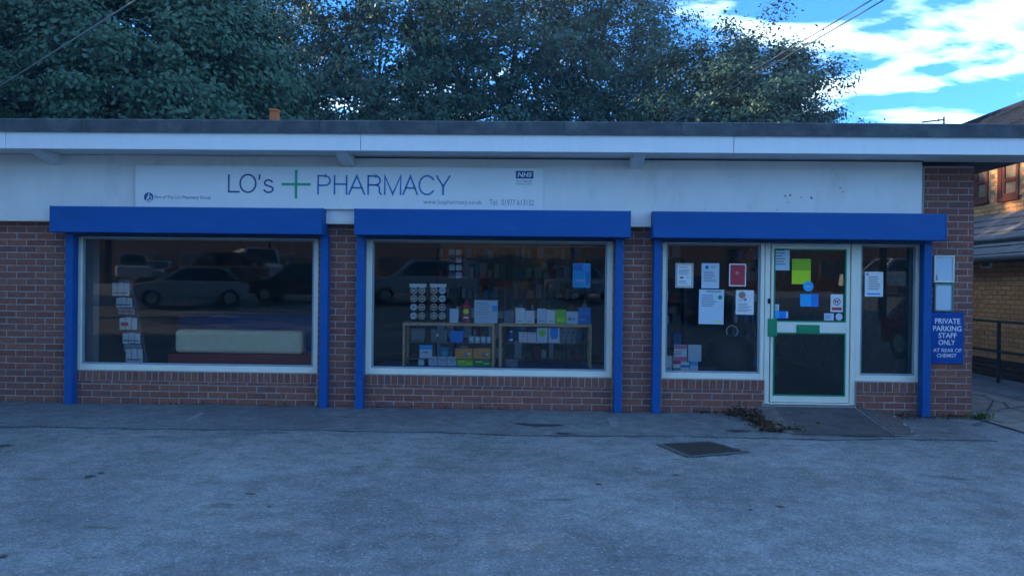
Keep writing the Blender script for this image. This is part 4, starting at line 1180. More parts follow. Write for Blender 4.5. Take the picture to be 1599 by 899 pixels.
# left flank: broken concrete haunch
f0, f1, f2, f3 = (TLx + .08, -.002, zt + .004), (b0.x - .004, b0.y, .034), ground_at(1208, 673), ground_at(1176, 641)
fl = MB()
n = 9
Lp = [Vector(f0).lerp(Vector(f1), k / n) for k in range(n + 1)]
Rp = [Vector((TLx - .10, -.002, zt - .01)).lerp(Vector((f2.x, f2.y, .03)), k / n) for k in range(n + 1)]
Rp = [p + Vector((rnd.uniform(-.025, .025), 0, rnd.uniform(-.008, .012))) for p in Rp]
for k in range(n):
    fl.poly([Lp[k], Rp[k], Rp[k + 1], Lp[k + 1]])
    a, c = Rp[k], Rp[k + 1]
    fl.poly([a, (a.x - .03, a.y - .01, -.02), (c.x - .03, c.y - .01, -.02), c])
fl.poly([Lp[n], Rp[n], (Rp[n].x, Rp[n].y - .02, -.02), (Lp[n].x, Lp[n].y - .02, -.02)])
fl.build('broken_haunch', m_flank, rt)
# right flank: bricks laid on the rake, pale mortar between
g0, g1 = Vector((TRx, -.01, zt)), Vector((b1.x, b1.y, .03))
bed = MB(); out0, out1 = Vector((TRx + .46, -.02, .022)), Vector((b1.x + .26, b1.y + .10, .018))
m_dkbrick = brickmat('grimy brick', [(.11, .098, .092), (.14, .12, .11), (.095, .088, .085)], 'island')
m_pmortar = mat('pale mortar', (0.50, 0.49, 0.46), 0.95, 0.3, 20, 0.4, 60)
bed.poly([g0, g1, (out1.x, out1.y, .012), (out0.x, out0.y, .012)]); bed.build('mortar_bed', m_pmortar, rt)
for k in range(11):
    t0, t1 = k / 11 + .010, (k + 1) / 11 - .010
    a, c = g0.lerp(g1, t0), g0.lerp(g1, t1); d, e_ = out0.lerp(out1, t0), out0.lerp(out1, t1)
    a, c = a.lerp(d, .03), c.lerp(e_, .03); L_ = .82 + .15 * rnd.random()
    d, e_ = a.lerp(d, L_), c.lerp(e_, L_)
    up = Vector((0, 0, .010 + rnd.uniform(0, .008)))
    mb = MB(); Tq = [a + up, c + up, e_ + up * .8, d + up * .8]; Bq = [Vector((p.x, p.y, p.z - .03)) for p in Tq]
    mb.poly(Tq[::-1])
    mb.poly(Tq)
    mb.f.pop(); mb.mi.pop(); del mb.v[-4:]
    for i in range(4):
        j = (i + 1) % 4; mb.poly([Tq[i], Tq[j], Bq[j], Bq[i]])
    mb.build('brick', m_dkbrick, rt)

cv = [ground_at(*q) for q in ((1030, 694), (1108, 690.5), (1164, 706), (1076, 713.5))]
cc = sum(cv, Vector()) / 4
mh = empty('manhole_cover', cc, 'rusty square iron manhole cover set in the asphalt', 'manhole cover')
mb = MB(); mb.prism([(p.x, p.y, .001) for p in cv], (0, 0, .006)); mb.build('frame', m_steel, mh)
mb = MB(); inn = [cc + (p - cc) * .91 for p in cv]; mb.prism([(p.x, p.y, .0075) for p in inn], (0, 0, .004)); lid = mb.build('lid', m_iron, mh)
st_ = MB()
for i in range(9):
    for j in range(9):
        u, v = (i + .5) / 9 * .84 + .08, (j + .5) / 9 * .84 + .08
        p = inn[0].lerp(inn[1], u).lerp(inn[3].lerp(inn[2], u), v)
        s = .011; a = .785 if (i + j) % 2 else 0
        st_.box(-s * 1.6, s * 1.6, -s * .5, s * .5, .0117, .0150, M=Matrix.Translation((p.x, p.y, 0)) @ Matrix.Rotation(a, 4, 'Z'))
tag(st_.build('tread_stud', m_iron, lid), kind='stuff')
ft = MB(); inn2 = [cc + (p - cc) * 1.06 for p in cv]
for p0_, p1_ in zip(inn2, inn2[1:] + inn2[:1]):
    P_ = [p0_.lerp(p1_, k / 8) for k in range(9)]
    for u, v in zip(P_[:-1], P_[1:]):
        n_ = (u - cc).normalized() * rnd.uniform(.01, .03); n2 = (v - cc).normalized() * rnd.uniform(.01, .03)
        ft.poly([(u.x, u.y, .004), (v.x, v.y, .004), (v.x + n2.x, v.y + n2.y, .004), (u.x + n_.x, u.y + n_.y, .004)])
ft.build('tar_surround', m_tar, mh)

def leaves_pile(name, m, n, spread, size, seed, label=None, zf=.03):
    r = random.Random(seed); b = MB()
    for k in range(n):
        (x, y, sx_, sy_) = spread[r.randrange(len(spread))]
        p = Vector((x + r.gauss(0, sx_), min(-.02, y + r.gauss(0, sy_)), .014 + abs(r.gauss(0, zf))))
        s = size * r.uniform(.5, 1.3)
        M = Matrix.Translation(p) @ Matrix.Rotation(r.uniform(0, 6.3), 4, 'Z') @ Matrix.Rotation(r.gauss(0, .6), 4, 'X') @ Matrix.Rotation(r.gauss(0, .5), 4, 'Y')
        b.poly([M @ Vector(q) for q in ((-s, 0, 0), (-s * .1, -s * .5, s * .12), (s, 0, 0), (s * .1, s * .5, s * .12))])
    return tag(b.build(name, m), kind='stuff')
def gp(px, py): p = ground_at(px, py); return p.x, p.y
A = gp(1152, 650); B_ = gp(1172, 658); D_ = gp(1192, 668); E_ = gp(1215, 676)
leaves_pile('dead_leaves', m_deadleaf, 700, [(A[0], A[1], .08, .05), (B_[0], B_[1], .07, .07), (B_[0] + .03, B_[1], .06, .05), (D_[0], D_[1], .07, .06), (E_[0], E_[1], .12, .03)], .026, 4, zf=.045)
leaves_pile('leaf_litter', m_deadleaf, 420, [(at(1420, 645, 0).x, -.05, .12, .04), (at(1480, 650, 0).x, -.05, .12, .035), (at(1400, 660, 0).x, -.18, .2, .06), (at(1120, 640, 0).x, -.04, .2, .03), (at(700, 638, 0).x, -.02, 1.2, .012), (at(300, 632, 0).x, -.02, 1.5, .012)], .020, 5, zf=.015)
def weed(x, y, n, h, seed, label):
    r = random.Random(seed); e = empty('weed', (x, y, .01), label, 'weed')
    b = MB(); s = MB()
    for k in range(n):
        a = r.uniform(0, 6.3); L = h * r.uniform(.5, 1.1); base = Vector((x + r.gauss(0, .05), y + r.gauss(0, .03), .005))
        tip = base + Vector((math.cos(a) * L * .7, math.sin(a) * L * .5, L * r.uniform(.35, .9)))
        mid = base.lerp(tip, .5) + Vector((0, 0, L * .2)); w = Vector((-math.sin(a), math.cos(a), 0)) * L * r.uniform(.06, .13)
        b.poly([base, mid - w, tip, mid + w])
    b.build('leaves', m_weed, e)
    for k in range(5):
        a = r.uniform(0, 6.3); s.tube((x, y, .0), (x + .06 * math.cos(a), y + .04 * math.sin(a), h * .6), .003, .0015, 5)
    s.build('stem', m_weed, e)
wx = at(1518, 655, -.05)
weed(wx.x + .06, -.12, 90, .10, 1, 'low green weed at the right corner of the end pier')
weed(at(1500, 652, 0).x, -.06, 26, .06, 2, 'thin dry weed at the foot of the end pier')

# ================================================================== ROOF THINGS, CABLES
X0, X1, Z0, Z1 = rect(420.5, 170, 433, 190, .5)
cp = empty('chimney_pot', ((X0 + X1) / 2, .55, 3.09), 'square orange terracotta vent pot on the flat roof edge', 'vent pot')
xc, w = (X0 + X1) / 2, (X1 - X0) / 2
MB().box(xc - w, xc + w, .55 - w, .55 + w, 3.09, Z1 - .03).build('shaft', m_terracotta, cp, .006)
MB().box(xc - w - .006, xc + w + .006, .55 - w - .006, .55 + w + .006, Z1 - .029, Z1).build('rim', m_terracotta, cp, .006)
MB().box(xc - w * .6, xc + w * .6, .55 - w * .6, .55 + w * .6, Z1, Z1 + .004).build('opening', m_black, cp)
m_cable2 = mat('pale cable sheath', (0.45, 0.46, 0.47), 0.5, 0.1)
def cable(p, q, r, sag, label, group=None, m=None):
    p, q = Vector(p), Vector(q); n = 24; P = []
    for k in range(n + 1):
        t = k / n; P.append(p.lerp(q, t) - Vector((0, 0, sag * 4 * t * (1 - t))))
    o = MB().path(P, r, 6).build('overhead_cable', m or m_cable)
    return tag(o, label, 'cable', group)
def thru(px0, y0, Y0, px1, y1, Y1, e0, e1):
    a, b = at(px0, y0, Y0), at(px1, y1, Y1); d = b - a
    return a - d * e0, b + d * e1
a, b = thru(0, 133, 4.0, 208, 0, 0.5, .6, 1.3); cable(a, b, .011, .02, 'single thin overhead cable crossing the big tree top left', None, m_cable2)
a, b = thru(1040, 190, 3.0, 1355, 0, 0.0, .06, 1.6); cable(a, b, .008, .03, 'upper of two overhead cables rising right past the trees', 'pair of overhead cables')
a, b = thru(1046, 190, 3.0, 1360, 0, 0.0, .06, 1.6); cable(a + Vector((.02, 0, -.02)), b + Vector((.03, 0, -.03)), .008, .05, 'lower of two overhead cables rising right past the trees', 'pair of overhead cables')
a, b = at(1440, 191, 3.2), at(1474, 187, 3.2)
an = empty('roof_aerial', (b.x, 3.2, 3.09), 'small grey aerial boom on the roof at the right', 'aerial')
MB().tube((a.x, 3.2, a.z), (b.x, 3.2, b.z), .012, n=8).build('boom', m_steel, an)
MB().tube((b.x, 3.2, 3.09), (b.x, 3.2, b.z + .045), .014, n=8).build('mast', m_steel, an)
MB().tube((b.x - .08, 3.2, b.z - .03), (b.x - .08, 3.2, b.z + .02), .009, n=8).build('element', m_steel, an)

# ================================================================== NEIGHBOUR
nb = empty('brick_house', (9.0, 5.0, 0), 'buff brick house with red brown windows and grey roofs beyond the path', 'house')
WX, UX = 7.6, 8.6
y0n, y1n = -2.5, 13.0
b = MB(); b.box(WX + .01, WX + 6, y0n, y1n, 0, 2.25); b.box(UX + .01, UX + 6.8, y0n + .3, y1n - .3, 2.25, 4.35)
nw = b.build('wall', m_ymortar, nb)
def win_y(px): # depth of a column of the upper wall
    v = MCAM.to_3x3() @ Vector(((px - 799.5) / F, 0, -1)); t = UX / v.x; return -CAM_D + v.y * t
ow = []
for (pa, pb, ya, yb) in ((1589, 1564, 243, 307), (1541, 1522, 246, 313)):
    ya_, yb_ = win_y(pa), win_y(pb); ym = (ya_ + yb_) / 2
    pm_ = (pa + pb) / 2
    zc = lambda py: at(pm_, py, ym).z
    ow.append((ya_, yb_, zc(yb), zc(ya)))
def in_open(y, z):
    return any(a - .11 < y < c + .11 and d - .03 < z < e_ + .03 for a, c, d, e_ in ow)
cb = MB(); r = random.Random(9)
for row in range(4, 27):
    za = row * .075 + .01
    for k in range(int((9.5 - -1.5) / .225)):
        ya = -1.5 + k * .225 + (row % 2) * .1125
        if ya < 0 : continue
        cb.box(WX - r.uniform(-.001, .002), WX + .04, ya, ya + .215, za, za + .065)
for row in range(36, 58):
    za = row * .075 + .01
    for k in range(int(10 / .225)):
        ya = 2.0 + k * .225 + (row % 2) * .1125
        if in_open(ya + .1, za + .03): continue
        cb.box(UX - r.uniform(-.001, .002), UX + .04, ya, ya + .215, za, za + .065)
tag(cb.build('brick_courses', m_ybrick, nw), kind='stuff')
m_plinth = brickmat('plinth brick', [(.05, .035, .03), (.08, .05, .04), (.06, .04, .035)], 'island')
pb_ = MB()
for row in range(4):
    for k in range(44):
        ya = -.2 + k * .225 + (row % 2) * .1125
        pb_.box(WX - .03, WX + .02, ya, ya + .215, row * .075 + .005, row * .075 + .07)
tag(pb_.build('plinth_courses', m_plinth, nw), kind='stuff')
for (ya, yb, za, zb) in ow:
    w = MB(); t = .07; x = UX
    w.box(x - .02, x + .06, ya, ya + t, za, zb); w.box(x - .02, x + .06, yb - t, yb, za, zb)
    w.box(x - .019, x + .06, ya + t, yb - t, za, za + t); w.box(x - .019, x + .06, ya + t, yb - t, zb - t, zb)
    zm = za + (zb - za) * .42
    w.box(x - .018, x + .06, ya + t, yb - t, zm - .035, zm + .035)
    w.box(x - .05, x + .02, ya - .05, yb + .05, za - .075, za - .005)
    w.box(x - .03, x + .03, yb + .004, yb + .13, za - .06, zb + .05)
    wo = w.build('window', m_redframe, nb, .004)
    g = MB(); g.poly([(x + .02, ya + t, za + t), (x + .02, yb - t, za + t), (x + .02, yb - t, zb - t), (x + .02, ya + t, zb - t)]); g.build('pane', m_greyglass, wo)
    g = MB(); g.box(x + .05, x + .055, ya + t + .01, yb - t - .01, za + t, zb - t); g.build('curtain', m_paper2, wo)
# lean-to roof in stepped courses of tiles
ex, ez, tx, tz = WX - .27, 1.98, UX - .002, 2.83
nC = 6
sl_ = Vector((tx - ex, 0, tz - ez))
for k in range(nC):
    p = Vector((ex, 0, ez)) + sl_ * (k / nC); q = Vector((ex, 0, ez)) + sl_ * ((k + 1.12) / nC if k < nC - 1 else 1)
    nrm = Vector((-sl_.z, 0, sl_.x)).normalized()
    c = MB()
    yy = -1.0; tw = .33
    while yy < 10.5:
        h = rnd.uniform(-.003, .003)
        c.prism([(p + nrm * (.012 + h)) + Vector((0, yy, 0)), (p + nrm * (.042 + h)) + Vector((0, yy, 0)), (q + nrm * (.018 + h)) + Vector((0, yy, 0)), (q + nrm * -.012) + Vector((0, yy, 0))], (0, tw - .006, 0)); yy += tw
    c.build('tile_course', m_tile, nb)
g = MB(); g.prism([(ex + .02, -1.0, ez - .005), (tx, -1.0, tz - .02), (tx, -1.0, 2.26), (WX, -1.0, 2.26), (WX, -1.0, ez - .10), (ex + .02, -1, ez - .10)], (0, 11.5, 0)); g.build('lean_to_eaves', m_darktrim, nb)
g = MB(); g.tube((ex - .03, -1.0, ez - .03), (ex - .03, 10.5, ez - .03), .05, n=10); g.build('gutter', m_steel, nb)
# vent in the lower wall
v = MCAM.to_3x3() @ Vector(((1541 - 799.5) / F, (449.5 - 408) / F, -1)); p = Vector((0, -CAM_D, CAM_H)) + v * (WX / v.x)
g = MB(); g.box(WX - .02, WX + .03, p.y - .16, p.y + .16, p.z - .11, p.z + .11); vo = g.build('vent', m_frame, nb, .003)
g = MB(); g.box(WX - .024, WX - .019, p.y - .12, p.y + .12, p.z - .09, p.z + .09); g.build('vent_grille', m_darktrim, vo)
# main roof
er, rr_ = Vector((UX - .4, 0, 4.15)), Vector((12.0, 0, 6.03))
nC = 12; sl_ = rr_ - er; nrm = Vector((-sl_.z, 0, sl_.x)).normalized()
c = MB()
for k in range(nC):
    p = er + sl_ * (k / nC); q = er + sl_ * (min(1, (k + 1.1) / nC))
    c.prism([p + nrm * .01 + Vector((0, -3, 0)), p + nrm * .04 + Vector((0, -3, 0)), q + nrm * .016 + Vector((0, -3, 0)), q - nrm * .014 + Vector((0, -3, 0))], (0, 16.5, 0))
c.prism([er + Vector((0, -3, 0)), rr_ + Vector((0, -3, 0)), (15.6, -3, 4.15)], (0, 16.5, 0))
rf = c.build('main_roof', m_slate, nb)
MB().tube((12.0, -3.05, 6.03), (12.0, 13.55, 6.03), .09, n=10).build('ridge', m_slate, rf)
MB().box(UX - .43, UX - .38, -3.0, 13.5, 4.02, 4.18).build('fascia', m_redframe, nb)

# railing along the wall
rl = empty('railing', (7.1, 4, 0), 'black metal handrail along the path by the buff wall', 'railing')
RXp = 7.1
def ray_x(px, py, X):
    v = MCAM.to_3x3() @ Vector(((px - 799.5) / F, (449.5 - py) / F, -1)); return Vector((0, -CAM_D, CAM_H)) + v * (X / v.x)
pt = ray_x(1560, 502, RXp); pmid = ray_x(1560, 549, RXp)
for z in (pt.z, pmid.z):
    MB().tube((RXp, 1.0, z), (RXp, 9.0, z), .020, n=10).build('rail', m_rail, rl)
for y in (pt.y, pt.y - 1.8 + .1, pt.y + 1.8, pt.y + 3.6):
    if 1.0 <= y <= 9.0: MB().tube((RXp, y, 0), (RXp, y, pt.z), .026, n=10).build('post', m_rail, rl)

# ================================================================== TREES
def leafmat(name, cols):
    m, nt, b = newmat(name); L = nt.links.new
    g = nt.nodes.new('ShaderNodeNewGeometry'); r = nt.nodes.new('ShaderNodeValToRGB'); e = r.color_ramp.elements
    while len(e) < len(cols): e.new(.5)
    for k, c in enumerate(cols): e[k].position = k / (len(cols) - 1); e[k].color = (*c, 1)
    L(g.outputs['Random Per Island'], r.inputs[0])
    L(r.outputs[0], b.inputs['Base Color']); b.inputs['Roughness'].default_value = .5; b.inputs['Specular IOR Level'].default_value = .35
    t = nt.nodes.new('ShaderNodeBsdfTranslucent'); L(r.outputs[0], t.inputs[0])
    mx = nt.nodes.new('ShaderNodeMixShader'); mx.inputs[0].default_value = .14
    L(b.outputs[0], mx.inputs[1]); L(t.outputs[0], mx.inputs[2]); L(mx.outputs[0], nt.nodes['Material Output'].inputs['Surface'])
    return m
m_leaf_a = leafmat('pale leaves', [(.050, .115, .070), (.065, .145, .080), (.085, .165, .085), (.055, .12, .075)])
m_leaf_b = leafmat('dark leaves', [(.032, .080, .055), (.04, .095, .062), (.05, .11, .066), (.036, .085, .06)])
def tree(x, y, h, rx, ry, z0, nclump, nleaf, leaf, mleaf, label, seed, clump=.55, trunk=.22, shell=.35, limbs=9, lumps=0.25, spray=0.0):
    g = np.random.default_rng(seed); r = random.Random(seed)
    e = empty('tree', (x, y, 0), label, 'tree', 'trees behind the pharmacy')
    cz, rz = (z0 + h) / 2, (h - z0) / 2
    d = g.normal(size=(nclump, 3)); d /= np.linalg.norm(d, axis=1)[:, None]
    rad = (shell + (1 - shell) * g.random(nclump) ** .55)
    ax, az = np.arctan2(d[:, 1], d[:, 0]), np.arcsin(d[:, 2])
    bump = 1 + lumps * (np.sin(3 * ax + seed) * np.cos(2 * az + seed) * .6 + np.sin(5 * ax + 2 * seed + 3 * az) * .4)
    cen = np.array([x, y, cz]) + d * (rad * bump)[:, None] * np.array([rx, ry, rz])
    # leaves in flattened clumps
    idx = np.repeat(np.arange(nclump), nleaf); N = len(idx)
    cs = clump * g.uniform(.6, 1.35, nclump)
    off = g.normal(size=(N, 3)) * cs[idx][:, None] * np.array([.62, .62, .36])
    dr = d[idx] * (np.abs(g.normal(size=N)) * spray)[:, None] * cs[idx][:, None]
    P = cen[idx] + off + dr; dr0 = d
    nrm = g.normal(size=(N, 3)) * .55 + dr0[idx] * .9 + np.array([0, 0, .45]) + off / (cs[idx][:, None]) * .5; nrm /= np.linalg.norm(nrm, axis=1)[:, None]
    t = np.cross(nrm, g.normal(size=(N, 3))); t /= np.linalg.norm(t, axis=1)[:, None]
    s = np.cross(nrm, t); L = leaf * g.uniform(.6, 1.4, N)[:, None]
    V = np.stack([P - t * L, P + s * L * .55 - t * L * .1, P + t * L, P - s * L * .55 - t * L * .1], 1).reshape(-1, 3)
    V -= np.array([x, y, 0])
    me = bpy.data.meshes.new('crown')
    me.vertices.add(4 * N); me.vertices.foreach_set('co', V.ravel().astype(np.float32))
    me.loops.add(4 * N); me.loops.foreach_set('vertex_index', np.arange(4 * N, dtype=np.int32))
    me.polygons.add(N); me.polygons.foreach_set('loop_start', np.arange(0, 4 * N, 4, dtype=np.int32)); me.polygons.foreach_set('loop_total', np.full(N, 4, dtype=np.int32))
    me.materials.append(mleaf); me.update(calc_edges=True)
    link_mesh('crown', me, e)
    # trunk, limbs and twigs reaching towards the clumps
    b = MB(); top = Vector((x + r.uniform(-.3, .3), y, z0 + (h - z0) * .55))
    P0 = Vector((x, y, 0)); mid = P0.lerp(top, .45) + Vector((r.uniform(-.15, .15), 0, 0))
    b.tube(P0, mid, trunk, trunk * .75, 12); b.tube(mid, top, trunk * .75, trunk * .3, 12)
    trk = b.build('trunk', m_bark, e, smooth=True)
    b = MB()
    picks = g.choice(nclump, limbs * 7)
    for k in range(limbs):
        s0 = P0.lerp(top, r.uniform(.35, .95)); grp = [Vector(cen[i]) for i in picks[k * 7:k * 7 + 7]]
        tgt = grp[0]; elbow = s0.lerp(tgt, .5) + Vector((0, 0, .25))
        b.tube(s0, elbow, trunk * .36, trunk * .24, 7); b.tube(elbow, tgt, trunk * .24, trunk * .08, 7)
        for q in grp[1:]:
            if (q - elbow).length < rx * 1.3:
                m_ = elbow.lerp(q, .55) + Vector((0, 0, .12)); b.tube(elbow, m_, trunk * .12, trunk * .07, 5); b.tube(m_, q, trunk * .07, trunk * .025, 5)
    b.build('limb', m_bark, e, smooth=True)
    return e
def tx_(px, Y): return at(px, 250, Y).x
tree(tx_(200, 10), 10, 9.9, 4.3, 3.6, 1.2, 1150, 240, .058, m_leaf_a, 'broad pale green rounded tree behind the left end of the roof', 11, .46, .3, .55, lumps=.08)
tree(tx_(-10, 20), 20, 16.0, 4.5, 4, 3.0, 460, 150, .075, m_leaf_b, 'dark tree showing above the left shoulder of the pale tree', 12, .6, .3, .3)
tree(tx_(400, 19), 19, 15.0, 3.6, 3.4, 2.0, 330, 110, .075, m_leaf_b, 'dark tree just right of the broad pale tree with bright gaps', 13, .44, .3, .2)
tree(tx_(590, 16), 16, 13.5, 4.2, 3.4, 1.6, 430, 150, .070, m_leaf_b, 'dense dark tree above the sign, left of the middle', 14, .48, .28, .25)
tree(tx_(775, 17), 17, 14.0, 4.0, 3.4, 1.6, 380, 140, .072, m_leaf_b, 'dense dark tree above the web address on the sign', 15, .48, .28, .25)
tree(tx_(950, 18), 18, 13.0, 3.2, 3.2, 2.0, 560, 140, .060, m_leaf_b, 'airy tall tree with sky showing between its upper branches', 16, .44, .24, .2, 12, .3, .4)
tree(tx_(1160, 14), 14, 8.85, 2.95, 2.6, 1.0, 760, 180, .056, m_leaf_b, 'rounded dark tree standing clear against the sky at the right', 17, .36, .22, .4, 12, .18, .6)
for k, (x, y, h) in enumerate(((-15.5, 5, 12), (-18, 10, 13), (-22, 6, 13), (-26, 14, 17), (-31, 9, 14), (-38, 16, 19), (-30, 3, 13), (-40, 7, 14), (-15, 0, 12), (-15.5, -5, 13), (-16, -10, 13), (-17, -15, 13), (-24, -20, 13), (-21, -1, 14), (-22, -8, 14))):  # unseen trees added at the left to keep the forecourt out of the sun
    tree(x, y, h, 3.6, 3.4, 1.2, 260, 70, .13, m_leaf_b, ('added shade tree just past the left end of the building', 'second added shade tree past the left end of the building', 'third added shade tree past the left end of the building', 'tall added shade tree far to the left, near the back', 'tall added shade tree far to the left, near the road', 'farthest added shade tree at the left, at the back', 'added shade tree far to the left, close to the road', 'farthest added shade tree at the left, by the road', 'added shade tree at the left edge of the car park, beside the building', 'added shade tree at the left edge of the car park, second from the building', 'added shade tree at the left edge of the car park, third from the building', 'added shade tree at the left edge of the car park, fourth from the building', 'added shade tree at the left edge of the car park, nearest the road', 'tall added shade tree in the back row left of the car park, beside the building', 'tall added shade tree in the back row left of the car park, nearer the road')[k], 30 + k, .7, .3, .3)

# ================================================================== ACROSS THE ROAD (seen mirrored in the windows)
def car(x, y, rot, paint, label, kind='hatch'):
    """outline extruded across the car with a narrower cabin"""
    z = ground_z(y); e = empty('parked_car', (x, y, z), label, 'car', 'cars parked across the road')
    e.rotation_euler = (0, 0, rot)
    def put(b, name, m, **k):
        o = b.build(name, m, None, **k); o.parent = e; return o
    if kind == 'van': body = [(-2.3, .35), (-2.3, 1.9), (.95, 1.95), (1.55, 1.2), (2.3, 1.0), (2.35, .35)]; cab = None; win = [(.2, 1.15), (.3, 1.75), (.92, 1.78), (1.42, 1.2)]
    elif kind == 'suv': body = [(-2.2, .4), (-2.25, 1.05), (-1.0, 1.08), (1.0, 1.05), (2.1, .95), (2.2, .4)]; cab = [(-2.1, 1.05), (-1.85, 1.68), (.35, 1.7), (1.1, 1.03)]
    else: body = [(-1.95, .32), (-2.0, .85), (-1.2, .95), (.95, .93), (1.95, .78), (2.05, .32)]; cab = [(-1.75, .9), (-1.25, 1.42), (.25, 1.45), (1.15, .92)]
    W = .86
    b = MB(); b.prism([(p[0], -W, p[1]) for p in body], (0, 2 * W, 0)); put(b, 'body', paint, bevel=.07, seg=3)
    if cab:
        b = MB(); n = len(cab); wb_, wt_ = W - .03, W - .2
        Lo = [(p[0], -(wb_ if p[1] < 1.2 else wt_), p[1]) for p in cab]; Hi = [(p[0], -q[1], p[1]) for p, q in zip(cab, Lo)]
        v0 = [(q[0], q[1], q[2]) for q in Lo]; v1 = [(q[0], -q[1], q[2]) for q in Lo]
        b.poly(v0); b.poly(v1[::-1])
        for i in range(n):
            j = (i + 1) % n; b.poly([v0[i], v1[i], v1[j], v0[j]])
        put(b, 'cabin', paint, bevel=.04, seg=2)
        g = MB()
        for s in (1, -1):
            Q = [Vector((q[0], q[1] * s, q[2])) for q in Lo]; c = sum(Q, Vector()) / n
            R_ = [c + (q - c) * .84 + Vector((0, -.012 * s, .0)) for q in Q]; g.poly(R_ if s == 1 else R_[::-1])
        for (i, j, dx) in ((0, 1, -.015), (2, 3, .015)):
            Q = [Vector(v0[i]), Vector(v1[i]), Vector(v1[j]), Vector(v0[j])]; c = sum(Q, Vector()) / 4
            g.poly([c + (q - c) * .86 + Vector((dx, 0, .008)) for q in Q])
        put(g, 'window', m_carglass)
    else:
        g = MB()
        for s in (1, -1): g.poly([(p[0], -(W + .005) * s, p[1]) for p in win][::s])
        g.poly([(1.0, -.7, 1.9), (1.0, .7, 1.9), (1.57, .72, 1.22), (1.57, -.72, 1.22)]); put(g, 'window', m_carglass)
    for (wx_, s) in ((-1.3, 1), (-1.3, -1), (1.3, 1), (1.3, -1)):
        g = MB(); g.tube((wx_, s * (W - .2), .32), (wx_, s * (W + .01), .32), .32, n=18); wh = put(g, 'wheel', m_black)
        g = MB(); g.tube((wx_, s * (W + .005), .32), (wx_, s * (W + .02), .32), .2, n=10); o = g.build('rim', m_chrome, None); o.parent = wh
    for s in (1, -1):
        bz = .68
        g = MB(); g.box(body[-2][0] - .05, body[-2][0] + .03, s * .62 - .16, s * .62 + .16, bz - .06, bz + .06); put(g, 'headlight', m_chrome)
        g = MB(); g.box(body[0][0] - .06, body[0][0] + .0, s * .68 - .12, s * .68 + .12, bz, bz + .16); put(g, 'tail_light', m_red)
    return e
m_carglass = mat('dark car glass', (.02, .025, .03), .08, .05)
def paint(n, c): return mat(n, c, .22, .02, spec=.6)
def mx(px, y): return (px - 833) / F * (CAM_D - y)     # where a thing across the road must stand to be mirrored there
car(mx(195, -34), -34, R(60), paint('white car paint', (.42, .43, .45)), 'pale grey tall car parked across the road', 'suv')
car(mx(285, -19), -19, R(150), paint('silver car paint', (.42, .42, .43)), 'silver hatchback parked across the road')
car(mx(395, -31), -31, R(60), paint('white van paint', (.40, .42, .45)), 'pale van parked across the road', 'van')
car(mx(470, -21), -21, R(178), paint('black car paint', (.012, .012, .015)), 'black hatchback parked across the road')
car(mx(650, -21), -21, R(165), paint('grey car paint', (.46, .46, .47)), 'grey tall car parked across the road', 'suv')
car(mx(720, -27), -27, R(-70), paint('red car paint', (.30, .02, .02)), 'red hatchback parked across the road')
car(mx(1075, -17), -17, R(84), paint('dark blue car paint', (.012, .014, .03)), 'dark blue hatchback parked across the road')
car(8.6, -6.0, R(80), paint('maroon car paint', (.25, .02, .02)), 'maroon hatchback parked in the bay to the right of the forecourt')
car(mx(1385, -28), -28, R(170), paint('pale car paint', (.6, .6, .62)), 'pale silver tall car parked across the road', 'suv')
m_farframe = mat('weathered far window frame', (.24, .24, .23), .6, .1)
car(mx(330, -27), -27, R(175), paint('bronze car paint', (.16, .10, .07)), 'bronze tall car parked behind the silver hatchback', 'suv')
car(mx(240, -38), -38, R(80), paint('light blue car paint', (.25, .36, .46)), 'light blue hatchback parked farthest from the shop')
car(mx(455, -37), -37, R(170), paint('pale gold car paint', (.46, .42, .34)), 'pale gold hatchback parked behind the pale van')
car(mx(800, -30), -30, R(10), paint('dark green car paint', (.02, .06, .04)), 'dark green tall car parked across the road', 'suv')
car(mx(900, -23), -23, R(75), paint('mid grey car paint', (.30, .31, .33)), 'mid grey hatchback facing the middle window')
def terrace(x, w, label, seed, m):
    y = -44; z = 1.25; r = random.Random(seed)
    e = empty('terrace_house', (x, y, z), label, 'house', 'houses across the road')
    wl_ = MB().box(x - w / 2, x + w / 2, y - 8, y, z, z + 5.2).build('wall', m, e)
    MB().prism([(x - w / 2, y + .3, z + 5.1), (x - w / 2, y - 4, z + 8), (x - w / 2, y - 8.3, z + 5.1)], (w, 0, 0)).build('roof', m_slate, e)
    k = int(w / 2.2)
    for i in range(k):
        xc = x - w / 2 + (i + .5) * w / k
        for zz_ in (.9, 3.4):
            g = MB(); g.box(xc - .6, xc + .6, y + .002, y + .06, z + zz_, z + zz_ + 1.3); f = g.build('window', m_farframe, e)
            g = MB(); g.box(xc - .52, xc - .04, y + .061, y + .07, z + zz_ + .08, z + zz_ + 1.22).box(xc + .04, xc + .52, y + .061, y + .07, z + zz_ + .08, z + zz_ + 1.22); g.build('pane', m_carglass, f)
    g = MB(); g.box(x - .5, x + .5, y + .002, y + .05, z, z + 2.1); g.build('door', m_redframe, e)
m_tb1 = mat('warm terrace brick', (.15, .075, .05), .9, .25, 12, .3, 40)
m_tb2 = mat('buff terrace wall', (.30, .18, .08), .9, .2, 12, .3, 40)
for k, (x, w, m, lab) in enumerate(((-37, 14, m_tb1, 'long red brick house beyond the left end of the car park'), (-24, 11, m_tb1, 'red brick house farthest along the far side of the road'), (-12.5, 11.5, m_tb1, 'red brick house facing the leftmost shop window'), (-2.0, 9, m_tb2, 'buff house facing the shop sign'), (8, 10.5, m_tb1, 'red brick house facing the shop door'), (20, 12, m_tb1, 'red brick house at the other end of the far side'))):
    terrace(x, w, lab, k, m)
